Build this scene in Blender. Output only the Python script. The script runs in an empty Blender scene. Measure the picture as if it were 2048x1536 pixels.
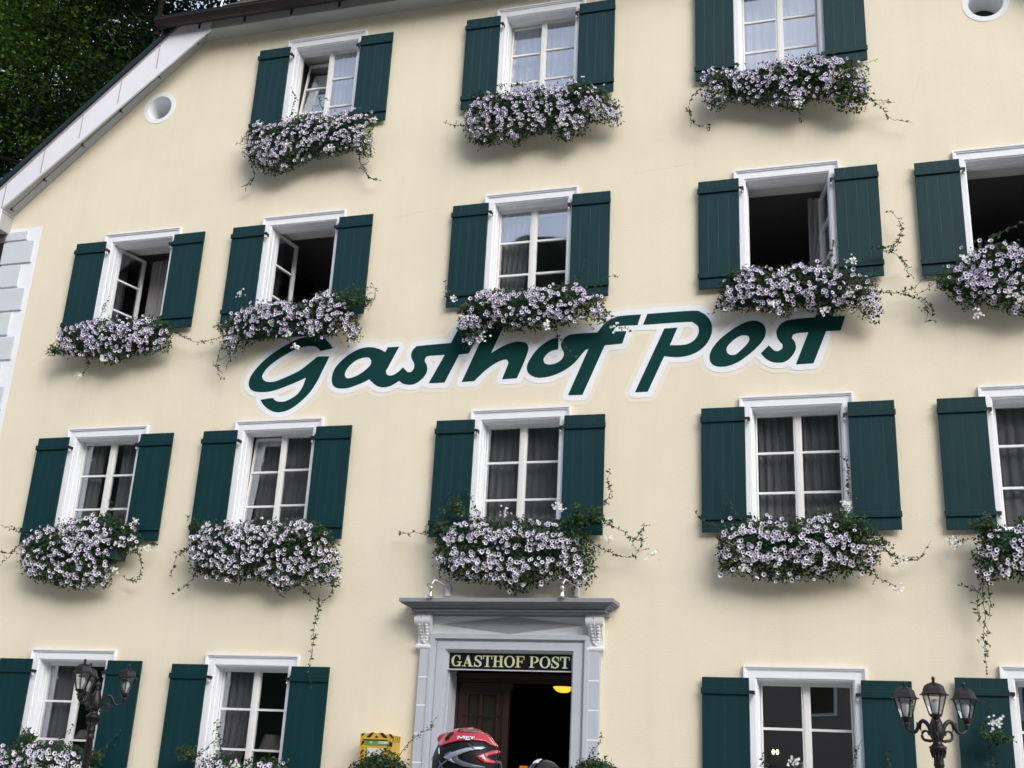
import bpy, math, random
import numpy as np
from mathutils import Vector, Matrix
from mathutils.geometry import tessellate_polygon

# ---------------------------------------------------------------- camera, sky, sun
CAM_LENS=40.4358
CAM_R=[0.957841, 0.283209, 0.048294]
CAM_U=[0.049911, -0.329578, 0.942808]
CAM_F=[-0.282929, 0.90065, 0.329819]
WC={"A1":[-7.232,11.958],"A2":[-3.932,11.959],"B1":[-9.877,8.97],"B2":[-7.265,8.987],"B3":[-3.943,8.984],"B4":[-0.652,8.979],"B5":[1.929,8.945],"C1":[-9.901,5.948],"C2":[-7.269,5.946],"C3":[-3.949,5.95],"C4":[-0.632,5.963],"C5":[1.976,5.959],"D1":[-9.845,2.927],"D2":[-7.248,2.902],"D4":[-0.642,2.885],"D5":[1.941,2.933],"A3":[-0.681,11.954]}
LET=[[[[-6.61,7.047],[-6.673,7.128],[-6.745,7.192],[-6.823,7.232],[-6.917,7.247],[-7.046,7.238],[-7.209,7.19],[-7.385,7.101],[-7.559,6.985],[-7.693,6.857],[-7.781,6.736],[-7.809,6.629],[-7.783,6.547],[-7.72,6.5],[-7.623,6.48],[-7.492,6.479],[-7.365,6.503],[-7.187,6.561],[-7.063,6.607],[-6.958,6.651],[-6.997,6.515],[-7.059,6.422],[-7.144,6.365],[-7.232,6.33],[-7.324,6.33],[-7.383,6.355],[-7.428,6.387],[-7.599,6.369],[-7.543,6.296],[-7.46,6.231],[-7.361,6.188],[-7.268,6.182],[-7.144,6.216],[-7.009,6.306],[-6.879,6.439],[-6.787,6.592],[-6.73,6.73],[-6.672,6.869],[-6.647,6.935],[-6.817,6.94],[-6.877,6.899],[-6.961,6.833],[-7.063,6.758],[-7.203,6.695],[-7.328,6.648],[-7.436,6.618],[-7.53,6.623],[-7.59,6.653],[-7.619,6.7],[-7.603,6.753],[-7.54,6.839],[-7.42,6.931],[-7.28,7.013],[-7.156,7.069],[-7.03,7.097],[-6.919,7.099],[-6.842,7.073],[-6.79,7.019]],[]],[[[-5.847,6.946],[-5.928,6.992],[-6.038,7.025],[-6.146,7.029],[-6.251,7.003],[-6.371,6.94],[-6.487,6.84],[-6.558,6.738],[-6.579,6.634],[-6.564,6.545],[-6.513,6.49],[-6.43,6.469],[-6.323,6.472],[-6.202,6.509],[-6.116,6.539],[-6.04,6.578],[-5.991,6.532],[-5.915,6.476],[-5.825,6.455],[-5.739,6.467],[-5.672,6.498],[-5.614,6.533],[-5.567,6.496],[-5.478,6.471],[-5.393,6.48],[-5.311,6.53],[-5.256,6.596],[-5.235,6.663],[-5.249,6.733],[-5.279,6.786],[-5.274,6.829],[-5.241,6.853],[-5.146,6.856],[-5.009,6.857],[-5.203,6.477],[-4.987,6.475],[-4.812,6.85],[-4.685,6.854],[-4.611,7.016],[-4.755,7.019],[-4.666,7.225],[-4.838,7.228],[-4.935,7.016],[-5.366,7.004],[-5.425,6.987],[-5.465,6.937],[-5.477,6.876],[-5.455,6.814],[-5.424,6.76],[-5.424,6.691],[-5.458,6.645],[-5.502,6.647],[-5.539,6.68],[-5.577,6.717],[-5.626,6.668],[-5.7,6.62],[-5.761,6.615],[-5.798,6.634],[-5.814,6.679],[-5.789,6.729],[-5.655,7.01],[-5.814,7.011]],[[[-6.396,6.659],[-6.373,6.614],[-6.319,6.607],[-6.215,6.64],[-6.114,6.704],[-6.041,6.779],[-6.035,6.84],[-6.069,6.882],[-6.15,6.887],[-6.254,6.853],[-6.337,6.787],[-6.384,6.72]]]],[[[-4.412,7.32],[-4.19,7.311],[-4.241,7.183],[-4.382,6.84],[-4.285,6.898],[-4.171,6.95],[-4.056,6.977],[-3.956,6.965],[-3.905,6.933],[-3.889,6.873],[-3.907,6.789],[-3.957,6.641],[-4.023,6.481],[-4.216,6.479],[-4.155,6.652],[-4.145,6.702],[-4.168,6.741],[-4.218,6.74],[-4.323,6.696],[-4.436,6.618],[-4.53,6.53],[-4.586,6.474],[-4.753,6.47]],[]],[[[-3.503,6.992],[-3.58,6.985],[-3.676,6.935],[-3.771,6.857],[-3.848,6.752],[-3.893,6.654],[-3.889,6.57],[-3.837,6.509],[-3.755,6.476],[-3.658,6.474],[-3.53,6.5],[-3.388,6.566],[-3.279,6.651],[-3.187,6.762],[-3.14,6.814],[-3.112,6.816],[-3.353,6.223],[-3.171,6.219],[-2.904,6.856],[-2.684,6.863],[-2.635,7.026],[-2.805,7.032],[-2.774,7.077],[-2.719,7.099],[-2.499,7.095],[-2.454,7.236],[-2.643,7.236],[-2.753,7.227],[-2.863,7.184],[-2.941,7.114],[-3.003,7.034],[-3.098,7.032],[-3.323,7.03],[-3.403,7.002],[-3.453,6.946],[-3.467,6.897],[-3.454,6.845],[-3.428,6.793],[-3.426,6.743],[-3.464,6.687],[-3.535,6.65],[-3.616,6.641],[-3.673,6.666],[-3.688,6.717],[-3.653,6.774],[-3.59,6.82],[-3.497,6.84]],[]],[[[-2.376,7.237],[-2.429,7.095],[-1.882,7.095],[-1.806,7.076],[-1.753,7.024],[-1.746,6.949],[-1.777,6.878],[-1.837,6.825],[-1.928,6.798],[-2.096,6.804],[-2.004,7.029],[-2.165,7.027],[-2.519,6.219],[-2.363,6.219],[-2.164,6.667],[-2.065,6.649],[-1.944,6.645],[-1.823,6.67],[-1.717,6.728],[-1.634,6.82],[-1.588,6.939],[-1.592,7.053],[-1.639,7.147],[-1.714,7.21],[-1.821,7.239]],[]],[[[-1.147,7.051],[-1.237,7.02],[-1.372,6.94],[-1.492,6.843],[-1.575,6.743],[-1.616,6.649],[-1.611,6.569],[-1.57,6.514],[-1.496,6.49],[-1.393,6.496],[-1.274,6.541],[-1.141,6.636],[-1.036,6.733],[-0.969,6.825],[-0.949,6.912],[-0.972,6.994],[-1.03,7.041],[-1.088,7.055]],[[[-1.415,6.717],[-1.408,6.661],[-1.369,6.633],[-1.31,6.635],[-1.242,6.69],[-1.175,6.758],[-1.145,6.812],[-1.151,6.858],[-1.195,6.875],[-1.254,6.868],[-1.329,6.824],[-1.389,6.764]]]],[[[-0.92,6.726],[-1.014,6.632],[-0.967,6.57],[-0.896,6.519],[-0.81,6.501],[-0.724,6.516],[-0.65,6.583],[-0.608,6.667],[-0.616,6.746],[-0.651,6.804],[-0.635,6.843],[-0.584,6.86],[-0.459,6.863],[-0.615,6.468],[-0.415,6.47],[-0.256,6.865],[-0.093,6.862],[-0.032,7.042],[-0.177,7.045],[-0.121,7.189],[-0.314,7.191],[-0.374,7.048],[-0.578,7.043],[-0.694,7.031],[-0.768,6.996],[-0.821,6.919],[-0.823,6.839],[-0.796,6.774],[-0.761,6.724],[-0.765,6.676],[-0.806,6.647],[-0.85,6.653],[-0.885,6.687]],[]]]
FD={"A1":{"m":[[-1.03,-1.757],[-0.939,-1.536],[-0.788,-1.456],[-0.466,-1.456],[-0.237,-1.379],[-0.006,-1.327],[0.318,-1.42],[0.63,-1.438],[0.899,-1.45],[0.937,-1.601],[0.934,-1.801],[0.999,-2.088],[0.916,-2.157],[0.687,-1.986],[0.466,-2.063],[0.232,-2.034],[-0.07,-2.102],[-0.291,-2.213],[-0.48,-2.271],[-0.692,-2.166],[-0.877,-1.981]],"v":[[[-0.959,-1.825],[-0.867,-2.083],[-0.82,-2.251],[-0.927,-2.345],[-1.042,-2.388]],[[0.807,-2.0],[0.858,-2.285],[0.988,-2.457],[1.158,-2.516]],[[-0.334,-1.364],[-0.335,-1.028],[-0.427,-0.802]],[[0.176,-1.308],[0.067,-1.042],[0.233,-1.107]],[[-1.0,-1.529],[-1.11,-1.615],[-1.228,-1.65]]],"w":[[-0.254,-1.911],[0.964,-1.567],[0.418,-2.026],[-0.854,-1.407],[0.466,-1.622]],"g":[[-0.155,-1.52,0.129],[-0.795,-1.52,0.094]]},"A2":{"m":[[-0.96,-1.866],[-0.942,-1.593],[-0.736,-1.423],[-0.45,-1.424],[-0.132,-1.414],[0.111,-1.37],[0.323,-1.455],[0.596,-1.378],[0.872,-1.495],[1.044,-1.674],[1.182,-1.883],[1.218,-2.076],[1.052,-2.054],[0.817,-1.985],[0.688,-2.172],[0.488,-2.244],[0.244,-2.084],[0.003,-2.084],[-0.197,-2.234],[-0.344,-2.101],[-0.478,-2.198],[-0.691,-2.172],[-0.878,-2.032]],"v":[[[-0.962,-1.861],[-1.149,-1.774],[-1.301,-1.69]],[[-0.63,-1.998],[-0.694,-2.129],[-0.77,-2.058]],[[1.026,-1.907],[1.163,-2.076],[1.228,-2.009]],[[1.021,-1.676],[1.178,-1.813],[1.208,-1.969]],[[-0.597,-1.332],[-0.494,-1.242],[-0.243,-1.247],[-0.147,-1.316]]],"w":[[-0.125,-1.88],[0.891,-1.644],[0.466,-2.095]],"g":[[0.696,-1.528,0.141],[0.868,-1.63,0.118],[-0.745,-1.442,0.082]]},"A3":{"m":[[-0.964,-1.881],[-0.866,-1.483],[-0.675,-1.511],[-0.36,-1.558],[-0.046,-1.456],[0.2,-1.479],[0.386,-1.411],[0.624,-1.522],[0.863,-1.559],[1.002,-1.761],[1.042,-2.126],[0.975,-2.294],[0.771,-2.266],[0.6,-2.1],[0.364,-2.03],[0.237,-2.193],[-0.002,-2.088],[-0.307,-2.009],[-0.617,-1.892],[-0.807,-2.05]],"v":[[[-0.945,-1.662],[-1.107,-1.827],[-1.153,-1.971],[-1.127,-2.123],[-1.045,-2.208],[-0.917,-2.21],[-0.899,-2.315]],[[0.959,-2.007],[1.098,-2.17],[1.181,-2.252],[1.289,-2.408],[1.401,-2.458],[1.542,-2.511]],[[1.097,-2.184],[1.244,-2.176],[1.358,-2.206]],[[0.994,-1.904],[1.063,-1.696],[1.052,-1.563]],[[0.206,-2.046],[0.229,-2.267],[0.275,-2.344]],[[0.379,-1.446],[0.371,-1.333],[0.398,-1.262]],[[-0.285,-1.942],[-0.258,-2.129]],[[0.986,-2.047],[1.123,-2.03]]],"w":[[-0.844,-1.473],[0.212,-2.176]],"g":[[0.789,-1.855,0.176],[0.838,-2.078,0.147],[-0.743,-1.631,0.106]]},"B1":{"m":[[-0.967,-1.707],[-0.939,-1.44],[-0.698,-1.379],[-0.291,-1.331],[0.133,-1.399],[0.532,-1.367],[0.792,-1.484],[0.889,-1.825],[0.622,-1.882],[0.305,-1.9],[-0.034,-2.028],[-0.213,-1.943],[-0.52,-1.849],[-0.725,-1.859]],"v":[[[-0.296,-1.707],[-0.426,-1.888],[-0.445,-2.001],[-0.54,-2.145]],[[0.72,-1.472],[0.839,-1.705],[0.824,-1.853],[0.75,-1.885]],[[0.713,-1.433],[1.073,-1.683],[1.283,-1.771],[1.474,-1.746],[1.66,-1.7]],[[-0.329,-1.321],[-0.315,-1.09],[-0.32,-0.933]],[[-1.017,-1.661],[-1.133,-1.715],[-1.213,-1.741]]],"w":[[-0.047,-2.001],[0.438,-1.712],[0.546,-1.645],[-0.151,-1.673],[-0.391,-2.233]],"g":[[0.696,-1.502,0.118],[-0.89,-1.776,0.082]]},"B2":{"m":[[-0.922,-1.747],[-0.839,-1.533],[-0.633,-1.363],[-0.298,-1.315],[0.001,-1.301],[0.305,-1.361],[0.507,-1.194],[0.727,-1.197],[0.89,-1.369],[1.014,-1.522],[1.115,-1.813],[1.108,-1.953],[0.943,-1.872],[0.848,-1.653],[0.759,-1.824],[0.51,-1.857],[0.279,-1.756],[-0.011,-1.794],[-0.381,-1.82],[-0.594,-1.914],[-0.774,-1.975]],"v":[[[-0.826,-1.784],[-0.943,-2.032],[-0.96,-2.176],[-0.9,-2.323],[-0.818,-2.363]],[[-0.854,-1.855],[-0.774,-2.042],[-0.845,-2.182]],[[0.828,-1.244],[1.044,-1.225],[1.219,-1.166],[1.265,-1.278],[1.181,-1.524]],[[0.824,-1.207],[0.963,-1.145],[1.15,-1.197]],[[-0.082,-1.687],[0.087,-1.843],[0.187,-1.936]]],"w":[[-0.632,-1.208],[0.766,-1.59],[0.177,-1.834],[0.289,-2.033],[0.5,-1.799]],"g":[[0.941,-1.288,0.165],[1.093,-1.372,0.129],[-0.808,-1.597,0.094]]},"B3":{"m":[[-0.826,-1.767],[-0.741,-1.531],[-0.549,-1.372],[-0.282,-1.358],[-0.014,-1.414],[0.248,-1.401],[0.505,-1.353],[0.829,-1.448],[1.024,-1.632],[1.109,-1.805],[1.062,-1.934],[0.87,-1.787],[0.715,-1.876],[0.396,-1.887],[0.075,-1.912],[-0.186,-1.914],[-0.457,-1.793],[-0.546,-1.957],[-0.669,-2.119],[-0.783,-1.907]],"v":[[[0.748,-1.732],[0.561,-1.887],[0.304,-1.924],[0.074,-1.854],[-0.023,-1.881]],[[1.035,-1.787],[1.097,-1.758],[1.226,-1.934],[1.395,-2.011]],[[0.4,-1.876],[0.537,-2.12],[0.637,-2.259],[0.733,-2.298],[0.775,-2.234]],[[0.673,-1.386],[0.763,-1.153],[0.789,-0.946]],[[0.931,-1.441],[1.087,-1.283],[1.245,-1.262]],[[-0.99,-1.43],[-1.051,-1.248],[-1.094,-1.137]],[[0.875,-1.742],[0.847,-1.874],[0.944,-1.967]],[[-0.558,-1.81],[-0.514,-1.984]]],"w":[[-0.912,-1.443],[0.386,-1.962],[-0.699,-1.805],[-0.45,-2.079],[1.202,-1.992]],"g":[[0.635,-1.589,0.129],[-0.679,-1.592,0.106]]},"B4":{"m":[[-0.833,-1.737],[-0.771,-1.48],[-0.562,-1.367],[-0.384,-1.316],[-0.154,-1.434],[0.081,-1.324],[0.365,-1.381],[0.699,-1.475],[0.917,-1.557],[0.986,-1.814],[1.014,-2.003],[0.915,-2.119],[0.787,-1.955],[0.566,-1.938],[0.397,-1.989],[0.122,-1.81],[-0.054,-1.987],[-0.223,-1.88],[-0.569,-1.822],[-0.746,-1.841]],"v":[[[0.961,-1.764],[1.18,-1.781],[1.394,-1.848],[1.497,-1.93],[1.515,-2.055],[1.482,-2.145]],[[0.936,-1.186],[1.059,-1.197],[1.217,-1.147],[1.291,-1.025],[1.29,-0.861],[1.214,-0.722],[1.121,-0.679]],[[1.046,-1.216],[1.21,-1.276],[1.314,-1.381],[1.333,-1.51],[1.358,-1.556]],[[0.476,-1.34],[0.514,-1.115],[0.56,-0.987]],[[-0.756,-1.695],[-0.877,-1.817],[-0.925,-1.878]],[[1.047,-1.196],[1.16,-1.181],[1.274,-1.12]]],"w":[[-0.063,-1.474],[-0.012,-1.671],[0.399,-1.999],[0.732,-1.395],[0.685,-1.802],[-0.16,-1.882]],"g":[[0.072,-1.537,0.129],[0.632,-1.71,0.141],[-0.595,-1.383,0.082]]},"B5":{"m":[[-0.94,-1.677],[-0.85,-1.529],[-0.625,-1.361],[-0.457,-1.251],[-0.243,-1.208],[-0.004,-1.324],[0.359,-1.389],[0.646,-1.536],[0.657,-1.897],[0.349,-1.992],[-0.075,-2.109],[-0.311,-2.002],[-0.563,-1.922],[-0.674,-2.005],[-0.767,-1.845]],"v":[[[-0.876,-1.602],[-1.072,-1.711],[-1.195,-1.764]],[[-0.925,-1.535],[-1.091,-1.584],[-1.178,-1.671],[-1.315,-1.691]],[[-1.134,-1.831],[-1.022,-1.932],[-1.031,-2.054],[-1.099,-2.111]],[[-0.392,-1.204],[-0.223,-1.093],[-0.055,-0.983],[0.107,-0.935]]],"w":[[-0.634,-1.425],[-0.558,-2.121],[-0.205,-1.889],[-0.112,-1.987]],"g":[[-0.803,-1.644,0.118]]},"C1":{"m":[[-0.88,-1.769],[-0.837,-1.431],[-0.539,-1.333],[-0.237,-1.27],[0.057,-1.173],[0.368,-1.178],[0.738,-1.319],[0.919,-1.486],[0.873,-1.65],[0.572,-1.647],[0.533,-1.843],[0.545,-2.103],[0.312,-2.07],[0.097,-2.135],[-0.225,-2.07],[-0.63,-2.003]],"v":[[[-0.849,-1.407],[-1.108,-1.335],[-1.371,-1.261]],[[-0.866,-1.51],[-1.078,-1.644],[-1.241,-1.813]],[[0.859,-1.562],[1.004,-1.825],[0.941,-2.019],[0.792,-2.019],[0.667,-1.954]],[[0.337,-1.22],[0.376,-1.017],[0.285,-0.947]],[[0.809,-1.495],[1.004,-1.53],[1.16,-1.565]],[[-1.114,-1.664],[-1.24,-1.643],[-1.297,-1.573]]],"w":[[0.724,-1.597],[1.048,-1.614],[0.71,-1.922],[0.796,-1.256]],"g":[[0.474,-1.241,0.153],[0.658,-1.41,0.176],[-0.369,-1.498,0.106]]},"C2":{"m":[[-0.936,-1.72],[-0.941,-1.461],[-0.748,-1.302],[-0.382,-1.34],[-0.036,-1.281],[0.32,-1.319],[0.589,-1.26],[0.878,-1.391],[1.072,-1.612],[1.165,-1.859],[1.158,-2.102],[0.956,-2.072],[0.683,-2.041],[0.427,-2.163],[0.129,-1.978],[-0.211,-2.039],[-0.502,-1.976],[-0.792,-1.944]],"v":[[[-0.913,-1.601],[-1.117,-1.697],[-1.2,-1.858],[-1.21,-2.018]],[[-0.758,-1.892],[-0.914,-2.051],[-1.142,-2.209]],[[0.612,-1.897],[0.709,-2.144],[0.892,-2.266],[1.052,-2.205],[1.052,-1.899]],[[0.952,-2.205],[0.939,-2.387],[0.906,-2.568],[0.9,-2.746],[0.881,-2.924],[0.875,-3.1],[0.925,-3.302]],[[-0.944,-1.633],[-1.196,-1.663]],[[-0.875,-1.373],[-1.065,-1.338]],[[0.36,-2.083],[0.39,-2.206]],[[-1.007,-1.24],[-1.131,-1.158]]],"w":[[-0.663,-1.351],[-0.346,-1.801],[0.278,-1.524],[0.611,-1.434],[1.143,-1.963],[0.767,-1.604]],"g":[[0.612,-1.57,0.176],[0.867,-1.416,0.118],[-0.835,-1.326,0.082]]},"C3":{"m":[[-0.931,-1.75],[-0.89,-1.448],[-0.613,-1.331],[-0.365,-1.275],[-0.111,-1.37],[0.133,-1.314],[0.378,-1.348],[0.62,-1.381],[0.863,-1.532],[1.015,-1.708],[1.021,-1.937],[0.88,-2.108],[0.642,-1.993],[0.407,-2.05],[0.115,-2.194],[-0.072,-2.078],[-0.318,-2.049],[-0.629,-2.019],[-0.827,-1.87]],"v":[[[-0.893,-1.516],[-1.188,-1.451],[-1.43,-1.448]],[[1.011,-1.333],[1.308,-1.456],[1.484,-1.574],[1.629,-1.547]],[[0.898,-1.567],[1.196,-1.716],[1.401,-1.775],[1.515,-1.719],[1.571,-1.517]],[[1.039,-1.274],[1.194,-1.039],[1.149,-0.858],[1.187,-0.707]],[[-0.837,-1.849],[-0.86,-1.969],[-0.866,-2.058]],[[-0.367,-1.31],[-0.471,-1.155],[-0.545,-0.999],[-0.649,-0.872]],[[-0.778,-1.334],[-0.793,-1.118],[-0.817,-0.961]],[[1.485,-1.603],[1.57,-1.459],[1.598,-1.372]],[[0.676,-2.06],[0.766,-2.1],[0.882,-2.06]]],"w":[[-0.033,-1.267],[-0.159,-1.77],[1.14,-1.376],[1.173,-1.562],[0.632,-1.22],[1.68,-1.773]],"g":[[0.789,-1.259,0.188],[0.967,-1.233,0.153],[-0.636,-1.14,0.141],[0.795,-1.466,0.153],[-0.81,-1.382,0.118]]},"C4":{"m":[[-0.886,-1.845],[-0.855,-1.509],[-0.634,-1.428],[-0.36,-1.376],[-0.093,-1.436],[0.176,-1.357],[0.443,-1.279],[0.644,-1.421],[0.79,-1.587],[0.829,-1.803],[0.719,-1.963],[0.515,-1.962],[0.306,-2.042],[-0.005,-2.014],[-0.217,-2.068],[-0.535,-1.985],[-0.751,-1.957],[-0.833,-1.984]],"v":[[[0.763,-1.618],[0.933,-1.782],[1.082,-1.837],[1.235,-1.811],[1.358,-1.614]],[[0.646,-1.888],[0.792,-2.023],[0.99,-2.114]],[[0.491,-1.31],[0.545,-1.058],[0.539,-0.83],[0.522,-0.628]],[[-0.867,-1.485],[-1.034,-1.396],[-1.119,-1.308],[-1.158,-1.25]],[[-0.617,-1.403],[-0.725,-1.229],[-0.806,-1.054]],[[0.768,-1.508],[0.864,-1.646],[0.955,-1.836],[1.027,-1.917]],[[-0.33,-1.993],[-0.306,-2.075]]],"w":[[-0.581,-1.916],[0.523,-1.269],[0.999,-2.16],[1.05,-1.882]],"g":[[0.639,-1.524,0.188],[0.488,-1.411,0.129],[-0.044,-1.514,0.118]]},"C5":{"m":[[-0.84,-1.859],[-0.767,-1.543],[-0.643,-1.519],[-0.477,-1.548],[-0.328,-1.391],[0.014,-1.397],[0.468,-1.509],[0.468,-1.918],[0.086,-2.069],[-0.385,-2.017],[-0.565,-2.016],[-0.763,-2.093]],"v":[[[-0.772,-2.022],[-0.791,-2.255],[-0.784,-2.46],[-0.81,-2.663],[-0.803,-2.813],[-0.823,-3.061]],[[-0.738,-1.6],[-0.912,-1.625],[-1.069,-1.596]],[[-0.833,-2.178],[-0.951,-2.126],[-1.026,-2.089]],[[-0.73,-2.1],[-0.723,-2.306],[-0.745,-2.459]],[[-0.82,-2.612],[-0.722,-2.586]],[[-0.746,-1.996],[-0.839,-2.255],[-0.836,-2.511]]],"w":[[-1.035,-1.661],[-0.547,-2.003]],"g":[[-0.682,-1.431,0.106]]},"D1":{"m":[[-0.821,-1.403],[-0.652,-1.157],[-0.304,-1.036],[0.008,-1.102],[0.293,-1.061],[0.521,-1.112],[0.734,-1.278],[0.825,-1.562],[0.66,-1.798],[-0.026,-1.948],[-0.635,-1.865]],"v":[[[-0.411,-1.113],[-0.459,-0.902],[-0.524,-0.782]],[[0.216,-1.089],[0.155,-0.972],[0.293,-0.817]],[[0.608,-1.222],[0.824,-1.037],[0.969,-0.854]]],"w":[[-0.045,-1.284],[-0.358,-1.208]],"g":[[-0.269,-0.961,0.118],[0.714,-1.103,0.141]]},"D2":{"m":[[-0.524,-1.367],[-0.387,-1.164],[-0.134,-1.069],[0.146,-1.17],[0.461,-1.073],[0.665,-1.148],[0.877,-1.304],[0.972,-1.57],[0.621,-1.802],[-0.149,-1.845],[-0.504,-1.699]],"v":[[[-0.462,-1.106],[-0.29,-0.899],[-0.248,-0.725]],[[-0.13,-1.065],[-0.223,-0.897],[-0.325,-0.669]]],"w":[[0.12,-1.173]],"g":[[-0.529,-1.026,0.118]]},"D4":{"m":[[-0.877,-1.264],[-0.568,-1.079],[-0.065,-1.032],[0.426,-1.01],[0.758,-1.089],[0.789,-1.368],[0.402,-1.529],[-0.578,-1.584],[-0.879,-1.506]],"v":[[[-0.375,-1.093],[-0.422,-0.923],[-0.449,-0.775]],[[0.373,-1.058],[0.511,-0.713],[0.561,-0.604]],[[-0.097,-1.056],[-0.118,-0.935],[-0.126,-0.861]],[[0.804,-1.133],[0.811,-0.847],[0.811,-0.678]]],"w":[[-0.114,-0.842]],"g":[]},"D5":{"m":[[-0.946,-1.188],[-0.66,-1.014],[-0.299,-0.974],[0.228,-0.951],[0.513,-1.072],[0.481,-1.338],[0.083,-1.492],[-0.795,-1.543],[-0.964,-1.417]],"v":[[[-0.788,-1.041],[-0.791,-0.807],[-0.818,-0.57],[-0.779,-0.377],[-0.776,-0.231]],[[-0.783,-0.712],[-0.702,-0.566],[-0.699,-0.423]],[[-0.795,-0.57],[-0.885,-0.534],[-0.857,-0.476]]],"w":[[-0.716,-0.435],[-0.756,-0.474]],"g":[[-0.775,-0.526,0.094]]}}
HP={"red_top":[[-1.6817,1.8174],[-1.6732,1.8314],[-1.6548,1.8388],[-1.6342,1.8421],[-1.5974,1.8562],[-1.5788,1.8602],[-1.5602,1.8634],[-1.534,1.8634],[-1.5149,1.8573],[-1.4957,1.8477],[-1.4768,1.8433],[-1.4575,1.8305],[-1.4437,1.8141],[-1.43,1.8011],[-1.4276,1.7912],[-1.4446,1.7989],[-1.4676,1.8132],[-1.4937,1.8148],[-1.5215,1.8138],[-1.5494,1.8119],[-1.5772,1.8075],[-1.6012,1.8007],[-1.6196,1.7958],[-1.6361,1.7884],[-1.6552,1.7911],[-1.6747,1.7988]],"vent_front":[[-1.6263,1.8108],[-1.6306,1.8175],[-1.6221,1.8314],[-1.6075,1.8388],[-1.5961,1.8375],[-1.6066,1.8252],[-1.6172,1.8146]],"vent_top":[[-1.5759,1.845],[-1.5613,1.8514],[-1.5333,1.8533],[-1.5088,1.8498],[-1.4974,1.846],[-1.5178,1.8436],[-1.5421,1.8444],[-1.5609,1.8446]],"silver":[[-1.6199,1.745],[-1.5983,1.7594],[-1.5655,1.7725],[-1.529,1.784],[-1.4923,1.7913],[-1.4683,1.7922],[-1.4588,1.7883],[-1.4731,1.7794],[-1.5098,1.7746],[-1.5371,1.7651],[-1.5589,1.7559],[-1.5881,1.7463],[-1.5818,1.7365],[-1.568,1.7253],[-1.5928,1.7327]],"grey":[[-1.5881,1.7463],[-1.5587,1.7542],[-1.56,1.7441],[-1.5351,1.7333],[-1.5068,1.7262],[-1.4789,1.7223],[-1.4548,1.7183],[-1.4508,1.7119],[-1.4874,1.7103],[-1.5338,1.7133],[-1.568,1.7253]],"red_rear":[[-1.4881,1.752],[-1.4721,1.7627],[-1.4505,1.7719],[-1.4327,1.7826],[-1.4198,1.7814],[-1.4192,1.7714],[-1.4353,1.7641],[-1.4514,1.7551],[-1.4398,1.7456],[-1.4193,1.7398],[-1.4171,1.7332],[-1.4335,1.7309],[-1.4556,1.7316],[-1.4708,1.741]],"white_front":[[-1.6944,1.7709],[-1.6889,1.7609],[-1.6814,1.7493],[-1.6875,1.7423],[-1.6981,1.7317],[-1.6975,1.7487]],"glint1":[[-1.6508,1.7827],[-1.646,1.7693],[-1.6424,1.7576],[-1.6471,1.7574],[-1.651,1.7725]],"strap":[[-1.6609,1.74],[-1.6507,1.7286],[-1.6415,1.7324],[-1.6271,1.7414],[-1.6411,1.7265],[-1.6248,1.7087],[-1.6502,1.7219],[-1.6623,1.7071],[-1.6542,1.7259]]}
HM=[[[-1.5745,1.8289],[-1.567,1.8291],[-1.5591,1.8238],[-1.5513,1.8302],[-1.5427,1.8298],[-1.542,1.8197],[-1.5473,1.8198],[-1.5484,1.8259],[-1.5581,1.8194],[-1.5682,1.8252],[-1.5674,1.8177],[-1.5726,1.8175]],[[-1.5389,1.8296],[-1.5206,1.8294],[-1.5205,1.827],[-1.5332,1.8271],[-1.533,1.8237],[-1.5218,1.8236],[-1.5216,1.8214],[-1.5328,1.8213],[-1.5326,1.8178],[-1.5199,1.8177],[-1.5197,1.815],[-1.538,1.8152]],[[-1.5197,1.8291],[-1.5047,1.8288],[-1.5055,1.8257],[-1.5102,1.8259],[-1.5107,1.8201],[-1.5167,1.8202],[-1.5167,1.826],[-1.5195,1.8262]]]
PB={"blk":[[[-5.59,2.1399],[-5.5416,2.1488],[-5.5812,2.1064],[-5.5864,2.1038]],[[-5.4738,2.1536],[-5.4306,2.1575],[-5.4796,2.1003],[-5.5288,2.101]],[[-5.4058,2.1246],[-5.371,2.1018],[-5.4252,2.0998]],[[-5.3706,2.1547],[-5.3273,2.1562],[-5.2627,2.1008],[-5.3168,2.1013]],[[-5.5792,2.0582],[-5.5493,2.0593],[-5.5498,2.0376],[-5.5846,2.0027]],[[-5.5546,1.975],[-5.5441,1.9515],[-5.5828,1.9021],[-5.5863,1.9379]],[[-5.5501,1.8748],[-5.5478,1.8511],[-5.5797,1.8164],[-5.5852,1.8448]],[[-5.2382,2.0682],[-5.199,2.0505],[-5.201,2.0123],[-5.2052,2.0002],[-5.2429,2.0298]],[[-5.2404,1.9727],[-5.1938,1.9317],[-5.1925,1.9175],[-5.2378,1.9442]],[[-5.2617,2.1488],[-5.2151,2.1408],[-5.1925,2.0985],[-5.2084,2.0956]]],"green":[[-5.5396,2.0717],[-5.257,2.0675],[-5.2558,2.0245],[-5.5398,2.0188]],"lip":[[-5.5526,2.0929],[-5.2538,2.0915],[-5.255,2.0747],[-5.5539,2.0784]],"white_l":[[-5.3729,2.0633],[-5.2594,2.0636],[-5.258,2.0364],[-5.3713,2.0346]],"emb":[[-5.4637,2.048]],"poster":[[-5.4927,1.9822],[-5.3083,1.9796],[-5.3127,1.8227],[-5.4883,1.8249]],"frame":[[-5.5079,1.9984],[-5.2908,1.9946],[-5.2904,1.8142],[-5.5011,1.8173]],"ylogo":[[-5.4268,1.8892],[-5.3981,1.8714],[-5.4023,1.8593],[-5.4447,1.8505],[-5.4627,1.8688]],"body":[[-5.6017,2.1467],[-5.2151,2.1408],[-5.1997,1.8179],[-5.5848,1.8138]]}

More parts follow.
